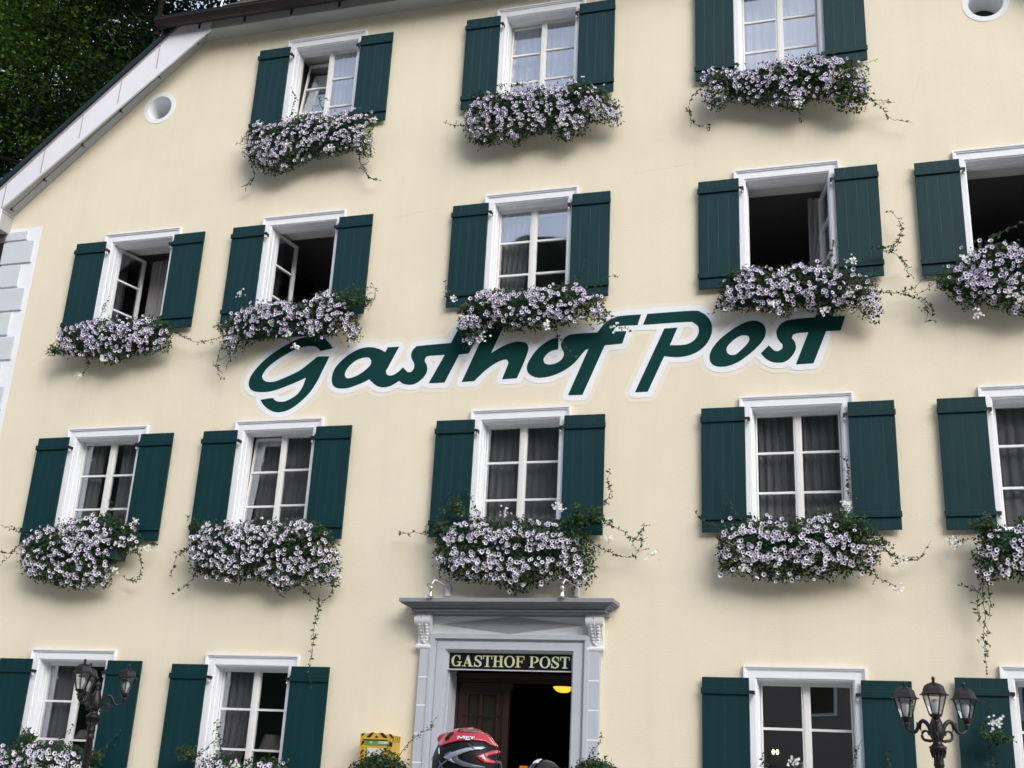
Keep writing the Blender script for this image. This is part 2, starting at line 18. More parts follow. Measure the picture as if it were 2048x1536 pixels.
R = math.radians
scene = bpy.context.scene
cam_d = bpy.data.cameras.new("camera"); cam = bpy.data.objects.new("camera", cam_d)
scene.collection.objects.link(cam); scene.camera = cam
cam_d.lens = CAM_LENS; cam_d.sensor_width = 36; cam_d.clip_start = 0.1; cam_d.clip_end = 2000
cam.matrix_world = Matrix(((CAM_R[0], CAM_U[0], -CAM_F[0], 0), (CAM_R[1], CAM_U[1], -CAM_F[1], -13),
                           (CAM_R[2], CAM_U[2], -CAM_F[2], 1.65), (0, 0, 0, 1)))
scene.render.resolution_x = 1024; scene.render.resolution_y = 768
scene.render.engine = 'CYCLES'
scene.view_settings.view_transform = 'Standard'; scene.view_settings.look = 'None'
scene.view_settings.exposure = 1.14; scene.view_settings.gamma = 1
SUN_EL, SUN_AZ = R(31), R(140)
w = bpy.data.worlds.new("World"); scene.world = w; w.use_nodes = True
nt = w.node_tree; bg = nt.nodes['Background']
sk = nt.nodes.new('ShaderNodeTexSky'); sk.sky_type = 'NISHITA'; sk.sun_disc = False
sk.sun_elevation = SUN_EL; sk.sun_rotation = SUN_AZ; sk.dust_density = 3; sk.air_density = 1.0; sk.altitude = 500
hs = nt.nodes.new('ShaderNodeHueSaturation'); hs.inputs['Saturation'].default_value = 0.58
hs.inputs['Value'].default_value = 1.0
nt.links.new(sk.outputs[0], hs.inputs['Color']); nt.links.new(hs.outputs[0], bg.inputs[0])
bg.inputs[1].default_value = 0.15
sd = bpy.data.lights.new("sun", 'SUN'); sun = bpy.data.objects.new("sun", sd); scene.collection.objects.link(sun)
sd.energy = 0.85; sd.angle = R(46); sd.color = (1, 0.985, 0.95)
dv = Vector((math.sin(SUN_AZ) * math.cos(SUN_EL), math.cos(SUN_AZ) * math.cos(SUN_EL), math.sin(SUN_EL)))
sun.rotation_euler = dv.to_track_quat('Z', 'Y').to_euler()

# ---------------------------------------------------------------- helpers
C = scene.collection
rnd = random.Random(5); nrng = np.random.default_rng(11)

def mat(name, col, rough=0.6, spec=0.4, metal=0.0, var=0.0, vscale=3.0, bump=0.0, bscale=60.0, island=0.0,
        col2=None, emit=None, estr=0.0, coat=0.0, stretch=None, transl=0.0):
    m = bpy.data.materials.new(name); m.use_nodes = True
    n = m.node_tree.nodes; l = m.node_tree.links; b = n['Principled BSDF']
    b.inputs['Roughness'].default_value = rough; b.inputs['Metallic'].default_value = metal
    b.inputs['Specular IOR Level'].default_value = spec; b.inputs['Coat Weight'].default_value = coat
    b.inputs['Base Color'].default_value = (*col, 1)
    if transl:
        tb = n.new('ShaderNodeBsdfTranslucent'); tb.inputs[0].default_value = (*[min(1, c * 1.6) for c in col], 1)
        mx = n.new('ShaderNodeMixShader'); mx.inputs[0].default_value = transl
        l.new(b.outputs[0], mx.inputs[1]); l.new(tb.outputs[0], mx.inputs[2])
        l.new(mx.outputs[0], n['Material Output'].inputs[0])
    tc = None
    if var or bump or col2:
        tc = n.new('ShaderNodeTexCoord'); mp = n.new('ShaderNodeMapping')
        if stretch: mp.inputs['Scale'].default_value = stretch
        l.new(tc.outputs['Object'], mp.inputs[0])
    src = None
    if var or col2:
        nz = n.new('ShaderNodeTexNoise'); nz.inputs['Scale'].default_value = vscale; nz.inputs['Detail'].default_value = 6
        nz.inputs['Roughness'].default_value = 0.6
        l.new(mp.outputs[0], nz.inputs['Vector'])
        cr = n.new('ShaderNodeMapRange'); cr.inputs[1].default_value = 0.3; cr.inputs[2].default_value = 0.7
        l.new(nz.outputs[0], cr.inputs[0])
        mx = n.new('ShaderNodeMix'); mx.data_type = 'RGBA'
        c2 = col2 if col2 else tuple(c * (1 - var) for c in col)
        mx.inputs['A'].default_value = (*col, 1); mx.inputs['B'].default_value = (*c2, 1)
        l.new(cr.outputs[0], mx.inputs['Factor']); src = mx.outputs['Result']
    if island:
        g = n.new('ShaderNodeNewGeometry'); h = n.new('ShaderNodeHueSaturation')
        mr = n.new('ShaderNodeMapRange'); mr.inputs[3].default_value = 1 - island; mr.inputs[4].default_value = 1 + island
        l.new(g.outputs['Random Per Island'], mr.inputs[0]); l.new(mr.outputs[0], h.inputs['Value'])
        mr2 = n.new('ShaderNodeMapRange'); mr2.inputs[3].default_value = 0.5 + island * 0.05; mr2.inputs[4].default_value = 0.5 - island * 0.05
        l.new(g.outputs['Random Per Island'], mr2.inputs[0]); l.new(mr2.outputs[0], h.inputs['Hue'])
        if src: l.new(src, h.inputs['Color'])
        else: h.inputs['Color'].default_value = (*col, 1)
        src = h.outputs[0]
    if src: l.new(src, b.inputs['Base Color'])
    if bump:
        nb = n.new('ShaderNodeTexNoise'); nb.inputs['Scale'].default_value = bscale; nb.inputs['Detail'].default_value = 4
        l.new(mp.outputs[0], nb.inputs['Vector'])
        bp_ = n.new('ShaderNodeBump'); bp_.inputs['Strength'].default_value = bump; bp_.inputs['Distance'].default_value = 0.01
        l.new(nb.outputs[0], bp_.inputs['Height']); l.new(bp_.outputs[0], b.inputs['Normal'])
    if emit:
        b.inputs['Emission Color'].default_value = (*emit, 1); b.inputs['Emission Strength'].default_value = estr
    return m

def glass_mat(name, fac=0.3, tint=(0.92, 0.93, 0.94), wob=0.02):
    m = bpy.data.materials.new(name); m.use_nodes = True
    n = m.node_tree.nodes; l = m.node_tree.links; n.remove(n['Principled BSDF'])
    t = n.new('ShaderNodeBsdfTransparent'); t.inputs[0].default_value = (*tint, 1)
    g = n.new('ShaderNodeBsdfGlossy'); g.inputs['Roughness'].default_value = 0.015; g.inputs[0].default_value = (0.92, 0.95, 1, 1)
    mx = n.new('ShaderNodeMixShader')
    lw = n.new('ShaderNodeLayerWeight'); lw.inputs[0].default_value = 0.3
    ma = n.new('ShaderNodeMath'); ma.operation = 'MULTIPLY_ADD'; ma.inputs[1].default_value = 0.3; ma.inputs[2].default_value = fac
    l.new(lw.outputs['Fresnel'], ma.inputs[0]); l.new(ma.outputs[0], mx.inputs[0])
    l.new(t.outputs[0], mx.inputs[1]); l.new(g.outputs[0], mx.inputs[2]); l.new(mx.outputs[0], n['Material Output'].inputs[0])
    tc = n.new('ShaderNodeTexCoord'); nb = n.new('ShaderNodeTexNoise'); nb.inputs['Scale'].default_value = 1.6; nb.inputs['Detail'].default_value = 0
    l.new(tc.outputs['Object'], nb.inputs['Vector'])
    b = n.new('ShaderNodeBump'); b.inputs['Strength'].default_value = wob * 2.5; b.inputs['Distance'].default_value = 0.02
    l.new(nb.outputs[0], b.inputs['Height']); l.new(b.outputs[0], g.inputs['Normal'])
    return m

class M:
    def __init__(s): s.v = []; s.f = []; s.m = []
    def quad(s, a, b, c, d, mi=0):
        k = len(s.v); s.v += [a, b, c, d]; s.f.append((k, k + 1, k + 2, k + 3)); s.m.append(mi)
    def box(s, x0, x1, y0, y1, z0, z1, mi=0):
        k = len(s.v)
        s.v += [(x0, y0, z0), (x1, y0, z0), (x1, y1, z0), (x0, y1, z0), (x0, y0, z1), (x1, y0, z1), (x1, y1, z1), (x0, y1, z1)]
        for f in ((0, 3, 2, 1), (4, 5, 6, 7), (0, 1, 5, 4), (1, 2, 6, 5), (2, 3, 7, 6), (3, 0, 4, 7)):
            s.f.append(tuple(k + i for i in f)); s.m.append(mi)
        return s
    def poly(s, outer, holes, y0, y1=None, mi=0, sides=True):
        """prism in the xz plane: front at y0 (towards -y), back at y1"""
        loops = [outer] + holes
        k = len(s.v); pts = [p for lp in loops for p in lp]
        s.v += [(p[0], y0, p[1]) for p in pts]
        tr = tessellate_polygon([[Vector((p[0], p[1], 0)) for p in lp] for lp in loops])
        for t in tr:
            a, b, c = (pts[i] for i in t)
            ar = (b[0] - a[0]) * (c[1] - a[1]) - (c[0] - a[0]) * (b[1] - a[1])
            if abs(ar) < 1e-10: continue
            s.f.append(tuple(k + i for i in (t if ar > 0 else t[::-1]))); s.m.append(mi)
        if y1 is not None and sides:
            for lp in loops:
                n = len(lp)
                ar = sum(lp[i][0] * lp[(i + 1) % n][1] - lp[(i + 1) % n][0] * lp[i][1] for i in range(n))
                if lp is not outer: ar = -ar
                for i in range(n):
                    a, b = lp[i], lp[(i + 1) % n]
                    q = [(a[0], y0, a[1]), (a[0], y1, a[1]), (b[0], y1, b[1]), (b[0], y0, b[1])]
                    if ar < 0: q = q[::-1]
                    s.quad(*q, mi)
        return s
    def lathe(s, prof, n=16, cx=0, cy=0, mi=0, rot=0, cap=True):
        k = len(s.v)
        for r, z in prof:
            for i in range(n):
                a = rot + 2 * math.pi * i / n; s.v.append((cx + r * math.cos(a), cy + r * math.sin(a), z))
        up = prof[-1][1] > prof[0][1]
        for j in range(len(prof) - 1):
            for i in range(n):
                a, b = k + j * n + i, k + j * n + (i + 1) % n
                q = (a, b, b + n, a + n); s.f.append(q if up else q[::-1]); s.m.append(mi)
        if cap:
            s.f.append(tuple(k + i for i in range(n))[::-1 if up else 1]); s.m.append(mi)
            s.f.append(tuple(k + (len(prof) - 1) * n + i for i in range(n))[::1 if up else -1]); s.m.append(mi)
        return s
    def tube(s, pts, r, n=6, mi=0, taper=None):
        pts = [Vector(p) for p in pts]; k = len(s.v); up = Vector((0.13, 0.2, 0.97))
        for i, p in enumerate(pts):
            t = (pts[min(i + 1, len(pts) - 1)] - pts[max(i - 1, 0)])
            if t.length < 1e-9: t = Vector((0, 0, 1))
            t.normalize(); a = t.cross(up)
            if a.length < 0.05: a = t.cross(Vector((1, 0, 0)))
            a.normalize(); b = t.cross(a)
            rr = r if taper is None else r * (1 + (taper - 1) * i / (len(pts) - 1))
            if not isinstance(r, (int, float)): rr = r[i]
            for j in range(n):
                an = 2 * math.pi * j / n; s.v.append(tuple(p + (a * math.cos(an) + b * math.sin(an)) * rr))
        for i in range(len(pts) - 1):
            for j in range(n):
                a, b = k + i * n + j, k + i * n + (j + 1) % n
                s.f.append((a, b, b + n, a + n)); s.m.append(mi)
        s.f.append(tuple(range(k, k + n))); s.m.append(mi)
        s.f.append(tuple(range(k + (len(pts) - 1) * n, k + len(pts) * n))[::-1]); s.m.append(mi)
        return s
    def extrude_x(s, prof, x0, x1, mi=0):
        """closed (y,z) profile swept along x"""
        n = len(prof); k = len(s.v)
        s.v += [(x0, p[0], p[1]) for p in prof] + [(x1, p[0], p[1]) for p in prof]
        for i in range(n):
            j = (i + 1) % n; s.f.append((k + i, k + j, k + n + j, k + n + i)); s.m.append(mi)
        tr = tessellate_polygon([[Vector((p[0], p[1], 0)) for p in prof]])
        for t in tr:
            s.f.append(tuple(k + i for i in t)); s.m.append(mi); s.f.append(tuple(k + n + i for i in t)); s.m.append(mi)
        return s
    def build(s, name, mats, parent=None, smooth=False, bevel=0, loc=None):
        me = bpy.data.meshes.new(name); me.from_pydata(s.v, [], s.f)
        mats = mats if isinstance(mats, (list, tuple)) else [mats]
        for m in mats: me.materials.append(m)
        if len(mats) > 1: me.polygons.foreach_set('material_index', s.m)
        if smooth: me.polygons.foreach_set('use_smooth', [True] * len(me.polygons))
        me.update()
        o = bpy.data.objects.new(name, me); C.objects.link(o)
        if parent: o.parent = parent
        if loc: o.location = loc
        if bevel:
            b = o.modifiers.new('bevel', 'BEVEL'); b.width = bevel; b.segments = 2; b.limit_method = 'ANGLE'
        return o

def npmesh(name, verts, faces, mats, parent=None, mi=None, smooth=False):
    """faces: (n,k) array of equal-size faces"""
    me = bpy.data.meshes.new(name); nf, k = faces.shape
    me.vertices.add(len(verts)); me.vertices.foreach_set('co', np.asarray(verts, np.float32).ravel())
    me.loops.add(nf * k); me.loops.foreach_set('vertex_index', faces.astype(np.int32).ravel())
    me.polygons.add(nf); me.polygons.foreach_set('loop_start', np.arange(0, nf * k, k, dtype=np.int32))
    mats = mats if isinstance(mats, (list, tuple)) else [mats]
    for m in mats: me.materials.append(m)
    if mi is not None: me.polygons.foreach_set('material_index', np.asarray(mi, np.int32))
    if smooth: me.polygons.foreach_set('use_smooth', np.ones(nf, bool))
    me.update(calc_edges=True); me.validate()
    o = bpy.data.objects.new(name, me); C.objects.link(o)
    if parent: o.parent = parent
    return o

def thing(name, label, cat, loc=(0, 0, 0), rz=0, group=None):
    o = bpy.data.objects.new(name, None); C.objects.link(o); o.location = loc; o.rotation_euler = (0, 0, rz)
    return tag(o, label, cat, group)
def tag(o, label, cat, group=None):
    o['label'] = label; o['category'] = cat
    if group: o['group'] = group
    return o

def orient(nrm, spin):
    """per-item rotation matrices with z axis = nrm"""
    nrm = nrm / np.linalg.norm(nrm, axis=1, keepdims=True)
    ref = np.where(np.abs(nrm[:, 2:3]) > 0.9, np.array([[1., 0, 0]]), np.array([[0, 0, 1.]]))
    a = np.cross(ref, nrm); a /= np.linalg.norm(a, axis=1, keepdims=True); b = np.cross(nrm, a)
    c, s = np.cos(spin)[:, None], np.sin(spin)[:, None]
    return np.stack([a * c + b * s, -a * s + b * c, nrm], 2)
def scatter(tv, tf, pts, nrm, size, spin=None):
    n = len(pts)
    if spin is None: spin = nrng.uniform(0, 6.283, n)
    Rm = orient(nrm, spin)
    v = np.einsum('nij,kj->nki', Rm, tv) * np.asarray(size).reshape(-1, 1, 1) + pts[:, None, :]
    f = tf[None] + (np.arange(n) * len(tv))[:, None, None]
    return v.reshape(-1, 3), f.reshape(-1, tf.shape[1])
LEAF_V = np.array([[0, 0, 0], [0.26, 0.35, 0.05], [0, 1, -0.08], [-0.26, 0.35, 0.05]], float)
LEAF_F = np.array([[0, 1, 2, 3]])
LEAF2_V = np.array([[0, 0, 0], [0.36, 0.3, 0.1], [0.3, 0.7, 0.06], [0, 1, -0.14], [-0.3, 0.7, 0.06], [-0.36, 0.3, 0.1]], float)
LEAF2_F = np.array([[0, 1, 2, 3], [0, 3, 4, 5]])
def blossom_template():
    v = []; f = []; mi = []
    n = 10
    for r, z in ((1.0, 0.12), (0.80, 0.06), (0.40, -0.12)):
        for i in range(n):
            a = 2 * math.pi * i / n; q = r * (1.0 if (i % 2 == 0 or r < 0.9) else 0.80)
            v.append((q * math.cos(a), q * math.sin(a), z + (0.06 if (i % 2 and r > .9) else 0)))
    for j in range(2):
        for i in range(n):
            f.append((j * n + i, j * n + (i + 1) % n, (j + 1) * n + (i + 1) % n, (j + 1) * n + i)); mi.append(0 if j == 0 else 2)
    v.append((0, 0, -0.4))
    for i in range(0, n, 2):
        f.append((2 * n + i, 2 * n + (i + 1) % n, 2 * n + (i + 2) % n, 3 * n)); mi.append(1)
    return np.array(v), np.array(f), np.array(mi)
BL_V, BL_F, BL_M = blossom_template()
STAR_V = []
for i in range(10):
    a = 2 * math.pi * i / 10; q = 1.0 if i % 2 == 0 else 0.55
    STAR_V.append((q * math.cos(a), q * math.sin(a), 0.15 if i % 2 == 0 else 0.1))
STAR_V.append((0, 0, -0.1)); STAR_V = np.array(STAR_V)
STAR_F = np.array([[i, (i + 1) % 10, (i + 2) % 10, 10] for i in range(0, 10, 2)])

def inpoly(P, poly):
    x, y = P[:, 0], P[:, 1]; c = np.zeros(len(P), bool); n = len(poly)
    for i in range(n):
        x0, y0 = poly[i]; x1, y1 = poly[(i + 1) % n]
        if y0 == y1: continue
        t = ((y0 > y) != (y1 > y)) & (x < (x1 - x0) * (y - y0) / (y1 - y0) + x0); c ^= t
    return c
def segdist(P, poly, closed=True):
    n = len(poly); d = np.full(len(P), 1e9)
    for i in range(n if closed else n - 1):
        a = np.array(poly[i], float); b = np.array(poly[(i + 1) % n], float); ab = b - a
        t = np.clip(((P - a) @ ab) / max(ab @ ab, 1e-12), 0, 1)
        d = np.minimum(d, np.linalg.norm(P - a - t[:, None] * ab, axis=1))
    return d
def catmull(pts, m=6):
    pts = [np.array(p, float) for p in pts]; out = []
    P = [2 * pts[0] - pts[1]] + pts + [2 * pts[-1] - pts[-2]]
    for i in range(1, len(P) - 2):
        for j in range(m):
            t = j / m
            out.append(0.5 * ((2 * P[i]) + (-P[i - 1] + P[i + 1]) * t + (2 * P[i - 1] - 5 * P[i] + 4 * P[i + 1] - P[i + 2]) * t * t + (-P[i - 1] + 3 * P[i] - 3 * P[i + 1] + P[i + 2]) * t ** 3))
    out.append(pts[-1]); return out
def smooth_closed(poly, m=4, corner=42):
    """round the curved runs of a traced outline, keep its sharp corners"""
    n = len(poly); P = [np.array(p, float) for p in poly]
    sharp = []
    for i in range(n):
        a = P[i] - P[i - 1]; b = P[(i + 1) % n] - P[i]
        ang = math.degrees(abs(math.atan2(a[0] * b[1] - a[1] * b[0], a @ b))); sharp.append(ang > corner)
    out = []
    for i in range(n):
        p1, p2 = P[i], P[(i + 1) % n]
        p0 = P[i - 1] if not sharp[i] else 2 * p1 - p2
        p3 = P[(i + 2) % n] if not sharp[(i + 1) % n] else 2 * p2 - p1
        if np.linalg.norm(p2 - p1) < 0.03 or (sharp[i] and sharp[(i + 1) % n]): out.append(tuple(p1)); continue
        for j in range(m):
            t = j / m
            out.append(tuple(0.5 * ((2 * p1) + (-p0 + p2) * t + (2 * p0 - 5 * p1 + 4 * p2 - p3) * t * t + (-p0 + 3 * p1 - 3 * p2 + p3) * t ** 3)))
    return out

# ---------------------------------------------------------------- materials
MT = {}
MT['plaster'] = mat('cream plaster', (0.82, 0.751, 0.585), 0.9, 0.2, var=0.06, vscale=0.7, bump=0.35, bscale=70)
def weather(m, amt):
    n = m.node_tree.nodes; l = m.node_tree.links; b = n['Principled BSDF']; src = b.inputs['Base Color'].links[0].from_socket
    tc = n.new('ShaderNodeTexCoord'); fac = None
    for sc, st, lo, hi, a in ((1.0, (3.2, 3.2, .16), .48, .78, amt), (1.0, (.9, .9, .9), .50, .70, amt * .8), (1.0, (26, 26, 26), .45, .75, amt * .5)):
        mp = n.new('ShaderNodeMapping'); mp.inputs['Scale'].default_value = st; l.new(tc.outputs['Object'], mp.inputs[0])
        nz = n.new('ShaderNodeTexNoise'); nz.inputs['Scale'].default_value = sc; nz.inputs['Detail'].default_value = 8; nz.inputs['Roughness'].default_value = .65; l.new(mp.outputs[0], nz.inputs[0])
        mr = n.new('ShaderNodeMapRange'); mr.inputs[1].default_value = lo; mr.inputs[2].default_value = hi; mr.inputs[4].default_value = a; l.new(nz.outputs[0], mr.inputs[0])
        mx = n.new('ShaderNodeMix'); mx.data_type = 'RGBA'; mx.inputs['B'].default_value = (.42, .37, .29, 1)
        l.new(mr.outputs[0], mx.inputs['Factor']); l.new(src, mx.inputs['A']); src = mx.outputs['Result']
    l.new(src, b.inputs['Base Color'])
weather(MT['plaster'], .09)
MT['white'] = mat('white trim paint', (0.84, 0.86, 0.90), 0.55, 0.4, var=0.05, vscale=2, bump=0.05, bscale=40)
MT['whitep'] = mat('white wall paint', (0.84, 0.86, 0.89), 0.85, 0.2, var=0.03, vscale=3, bump=0.3, bscale=70)
MT['halo'] = mat('pale halo paint', (0.825, 0.775, 0.645), 0.85, 0.2, var=0.03, vscale=3, bump=0.3, bscale=70)
MT['greyp'] = mat('grey quoin paint', (0.62, 0.655, 0.70), 0.8, 0.2, var=0.06, vscale=3, bump=0.3, bscale=60)
MT['green'] = mat('dark green shutter paint', (0.0022, 0.035, 0.041), 0.5, 0.28, var=0.25, vscale=2.2, bump=0.12, bscale=14, stretch=(5, 5, 0.5), island=0.07)
MT['lgreen'] = mat('dark green wall paint', (0.002, 0.044, 0.042), 0.85, 0.2, var=0.12, vscale=4, bump=0.3, bscale=70)
MT['iron'] = mat('black iron', (0.012, 0.016, 0.016), 0.5, 0.4)
MT['knob'] = mat('white knob', (0.75, 0.75, 0.78), 0.4)
MT['frame'] = mat('white window paint', (0.80, 0.80, 0.79), 0.45, 0.4, var=0.04, vscale=5)
MT['wood'] = mat('red brown wood', (0.16, 0.05, 0.025), 0.5, 0.4, var=0.3, vscale=8, stretch=(4, 4, 0.6))
MT['glass'] = glass_mat('window glass', 0.20)
MT['fascia'] = mat('white fascia board', (0.80, 0.80, 0.86), 0.5, 0.4, var=0.06, vscale=1.5)
MT['soffit'] = mat('grey soffit paint', (0.42, 0.43, 0.43), 0.8, 0.2, var=0.08, vscale=1.5)
MT['gutter'] = mat('dark brown gutter metal', (0.035, 0.025, 0.028), 0.4, 0.5, metal=0.3, var=0.3, vscale=3)
MT['verge'] = mat('verge sheet metal', (0.012, 0.022, 0.028), 0.5, 0.4, metal=0.2)
MT['tile'] = mat('weathered roof tiles', (0.09, 0.055, 0.04), 0.9, 0.2, col2=(0.06, 0.065, 0.035), vscale=6, bump=0.8, bscale=12)
MT['halo2'] = mat('cream white paint', (0.82, 0.80, 0.74), 0.85, 0.2, var=0.03, vscale=3, bump=0.3, bscale=70)
MT['rside'] = mat('shaded inner reveal', (0.10, 0.10, 0.105), 0.9, 0.2)  # reveal paint darkened: shade of the sides put into the colour
MT['rtop'] = mat('lit inner soffit', (0.62, 0.61, 0.62), 0.9, 0.2)  # same reveal paint kept pale: light on the soffit put into the colour
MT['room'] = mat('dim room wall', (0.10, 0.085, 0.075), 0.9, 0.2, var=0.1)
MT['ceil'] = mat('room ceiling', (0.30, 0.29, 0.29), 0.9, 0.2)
MT['curt'] = mat('grey sheer curtain', (0.47, 0.455, 0.48), 0.9, 0.1, transl=0.35)
MT['curtw'] = mat('white sheer curtain', (0.86, 0.86, 0.90), 0.9, 0.1, transl=0.35)
MT['leaf'] = mat('petunia leaves', (0.026, 0.062, 0.020), 0.55, 0.35, island=0.55, transl=0.25)
MT['leafd'] = mat('vine leaves', (0.018, 0.045, 0.014), 0.55, 0.35, island=0.4, transl=0.15)
MT['stem'] = mat('vine stems', (0.03, 0.045, 0.02), 0.7)
MT['petal'] = mat('lavender petals', (0.62, 0.54, 0.78), 0.7, 0.2, island=0.16, transl=0.2)
MT['petalw'] = mat('pale petals', (0.74, 0.70, 0.84), 0.7, 0.2, island=0.14, transl=0.2)
MT['rim'] = mat('pale inner petals', (0.82, 0.79, 0.88), 0.7, 0.2, transl=0.2)
MT['eye'] = mat('dark purple throat', (0.035, 0.012, 0.075), 0.8, 0.1)
MT['wpet'] = mat('white petals', (0.86, 0.87, 0.82), 0.7, 0.2, island=0.06, transl=0.2)
MT['boxg'] = mat('green planter paint', (0.010, 0.045, 0.040), 0.5, 0.4, var=0.2)
MT['stone'] = mat('blue grey surround paint', (0.49, 0.52, 0.575), 0.75, 0.25, var=0.06, vscale=4, bump=0.15, bscale=60)
MT['stoned'] = mat('grey cornice paint', (0.27, 0.285, 0.31), 0.75, 0.25, var=0.12, vscale=4, bump=0.2, bscale=60)
MT['stonel'] = mat('pale frieze paint', (0.74, 0.76, 0.79), 0.75, 0.25, var=0.05, vscale=4, bump=0.15, bscale=60)
MT['diam'] = mat('mid grey paint', (0.36, 0.385, 0.42), 0.75, 0.25, var=0.06, vscale=4, bump=0.15, bscale=60)
MT['cons'] = mat('white console paint', (0.80, 0.81, 0.84), 0.6, 0.3, var=0.12, vscale=14, bump=0.3, bscale=30)
MT['doorw'] = mat('dark door wood', (0.026, 0.010, 0.008), 0.45, 0.5, var=0.3, vscale=6, stretch=(5, 5, 0.6))
MT['doorg'] = mat('dark olive door glass', (0.02, 0.022, 0.012), 0.25, 0.5)
MT['signb'] = mat('black sign board', (0.006, 0.006, 0.007), 0.3, 0.5)
MT['gilt'] = mat('gilt letters', (0.62, 0.55, 0.22), 0.45, 0.5, col2=(0.50, 0.66, 0.56), vscale=3.2)
MT['chalk'] = mat('chalk', (0.10, 0.085, 0.08), 0.9)
MT['lampm'] = mat('white lamp enamel', (0.78, 0.78, 0.80), 0.35, 0.5)
MT['chrome'] = mat('chrome', (0.75, 0.76, 0.78), 0.18, 0.5, metal=1)
MT['cast'] = mat('dark cast iron paint', (0.012, 0.009, 0.011), 0.42, 0.4, var=0.35, vscale=20, bump=0.15, bscale=90)
MT['lglass'] = glass_mat('lantern glass', 0.12, (0.86, 0.87, 0.85), 0.0)
MT['bulb'] = mat('frosted bulb', (0.80, 0.82, 0.84), 0.3, 0.5)
MT['yel'] = mat('yellow enamel', (0.60, 0.38, 0.05), 0.4, 0.5, var=0.08, vscale=12)
MT['blk'] = mat('black paint', (0.018, 0.014, 0.014), 0.4, 0.5)
MT['grn'] = mat('green label', (0.14, 0.30, 0.09), 0.5)
MT['paper'] = mat('paper', (0.66, 0.66, 0.62), 0.8, var=0.06, vscale=20)
MT['bark'] = mat('tree bark', (0.035, 0.028, 0.022), 0.9, 0.1, var=0.4, vscale=6, bump=0.8, bscale=12)
MT['tleaf'] = mat('lit beech leaves', (0.042, 0.088, 0.016), 0.8, 0.05, island=0.4, transl=0.25)  # green of the lit clumps put into the leaf colour
MT['tleafd'] = mat('shaded leaves', (0.010, 0.026, 0.009), 0.8, 0.05, island=0.4, transl=0.2)  # near-black of shaded foliage put into the leaf colour

# ---------------------------------------------------------------- ground, hills
def grid_mesh(name, xs, ys, zf, m):
    X, Y = np.meshgrid(xs, ys); Z = zf(X, Y); v = np.stack([X, Y, Z], -1).reshape(-1, 3)
    nx = len(xs); i, j = np.meshgrid(np.arange(nx - 1), np.arange(len(ys) - 1)); k = (j * nx + i).ravel()
    o = npmesh(name, v, np.stack([k, k + 1, k + nx + 1, k + nx], 1), m, smooth=True); return o
MT['pave'] = mat('grey street paving', (0.36, 0.345, 0.32), 0.9, 0.2, var=0.2, vscale=1.5, bump=0.4, bscale=25)
MT['grass'] = mat('hillside green', (0.016, 0.026, 0.012), 0.95, 0.1, col2=(0.007, 0.012, 0.006), vscale=0.35, bump=1.0, bscale=1.5)
g = M().box(-400, 400, -400, 400, -0.5, 0).build('ground', MT['grass']); g['kind'] = 'structure'
g = M().box(-60, 40, -24, -1.6, -0.4, 0.004).build('street', MT['pave']); g['kind'] = 'structure'
g = M().box(-60, 40, -1.6, -0.02, -0.4, 0.14).build('pavement', mat('pavement stone', (0.44, 0.425, 0.40), 0.9, 0.2, var=0.15, vscale=3, bump=0.3)); g['kind'] = 'structure'
def bumps(X, Y, s, seed):
    r = np.random.default_rng(seed); X = np.asarray(X, float); Z = np.zeros_like(X)
    for k in range(26):
        f = s * 2 ** r.uniform(0, 4.2); a = r.uniform(0, 6.28); Z += np.sin((X * np.cos(a) + Y * np.sin(a)) * f + r.uniform(0, 6.28)) / f ** 0.75
    return Z
def hill_back(X, Y):
    t = np.clip((Y - 26) / 60, 0, 1); return -0.6 + 34 * t ** 0.9 + np.clip(t * 4, 0, 1) * bumps(X, Y, 0.06, 3) * 0.22
g = grid_mesh('hill', np.linspace(-150, 120, 150), np.linspace(25, 140, 80), hill_back, MT['grass']); g['kind'] = 'structure'
def hill_front(X, Y):
    t = np.clip((-38 - Y) / 62, 0, 1)
    ridge = 57 + 8 * np.sin(X * 0.035 + 1.2) + 5 * np.sin(X * 0.11)
    return -0.6 + ridge * t ** 0.85 + np.clip(t * 5, 0, 1) * bumps(X, Y, 0.09, 8) * 0.45
g = grid_mesh('hill', np.linspace(-170, 110, 260), np.linspace(-130, -36, 110), hill_front, MT['grass']); g['kind'] = 'structure'

oh = thing('house', 'plain ochre house with a tiled roof across the street behind the viewer', 'house', (-6, -31, 0), R(3))
m = M(); m.box(-13, 13, -5, 5, 0, 8.2); m.build('wall', mat('ochre plaster', (.26, .22, .19), .9, .2, var=.1), oh)
m = M(); m.extrude_x([(-5.8, 8.1), (5.8, 8.1), (5.8, 8.25), (0, 12.2), (-5.8, 8.25)], -13.6, 13.6); m.build('roof', MT['tile'], oh)
for fl in (1.0, 4.2):
    for i in range(8):
        m = M(); xx = -11.2 + i * 3.2; m.box(xx - .55, xx + .55, 4.99, 5.05, fl, fl + 1.5); q_ = m.build('window', MT['whitep'], oh)
        m = M(); m.box(xx - .46, xx + .46, 5.05, 5.07, fl + .08, fl + 1.42); m.build('pane', MT['doorg'], q_)

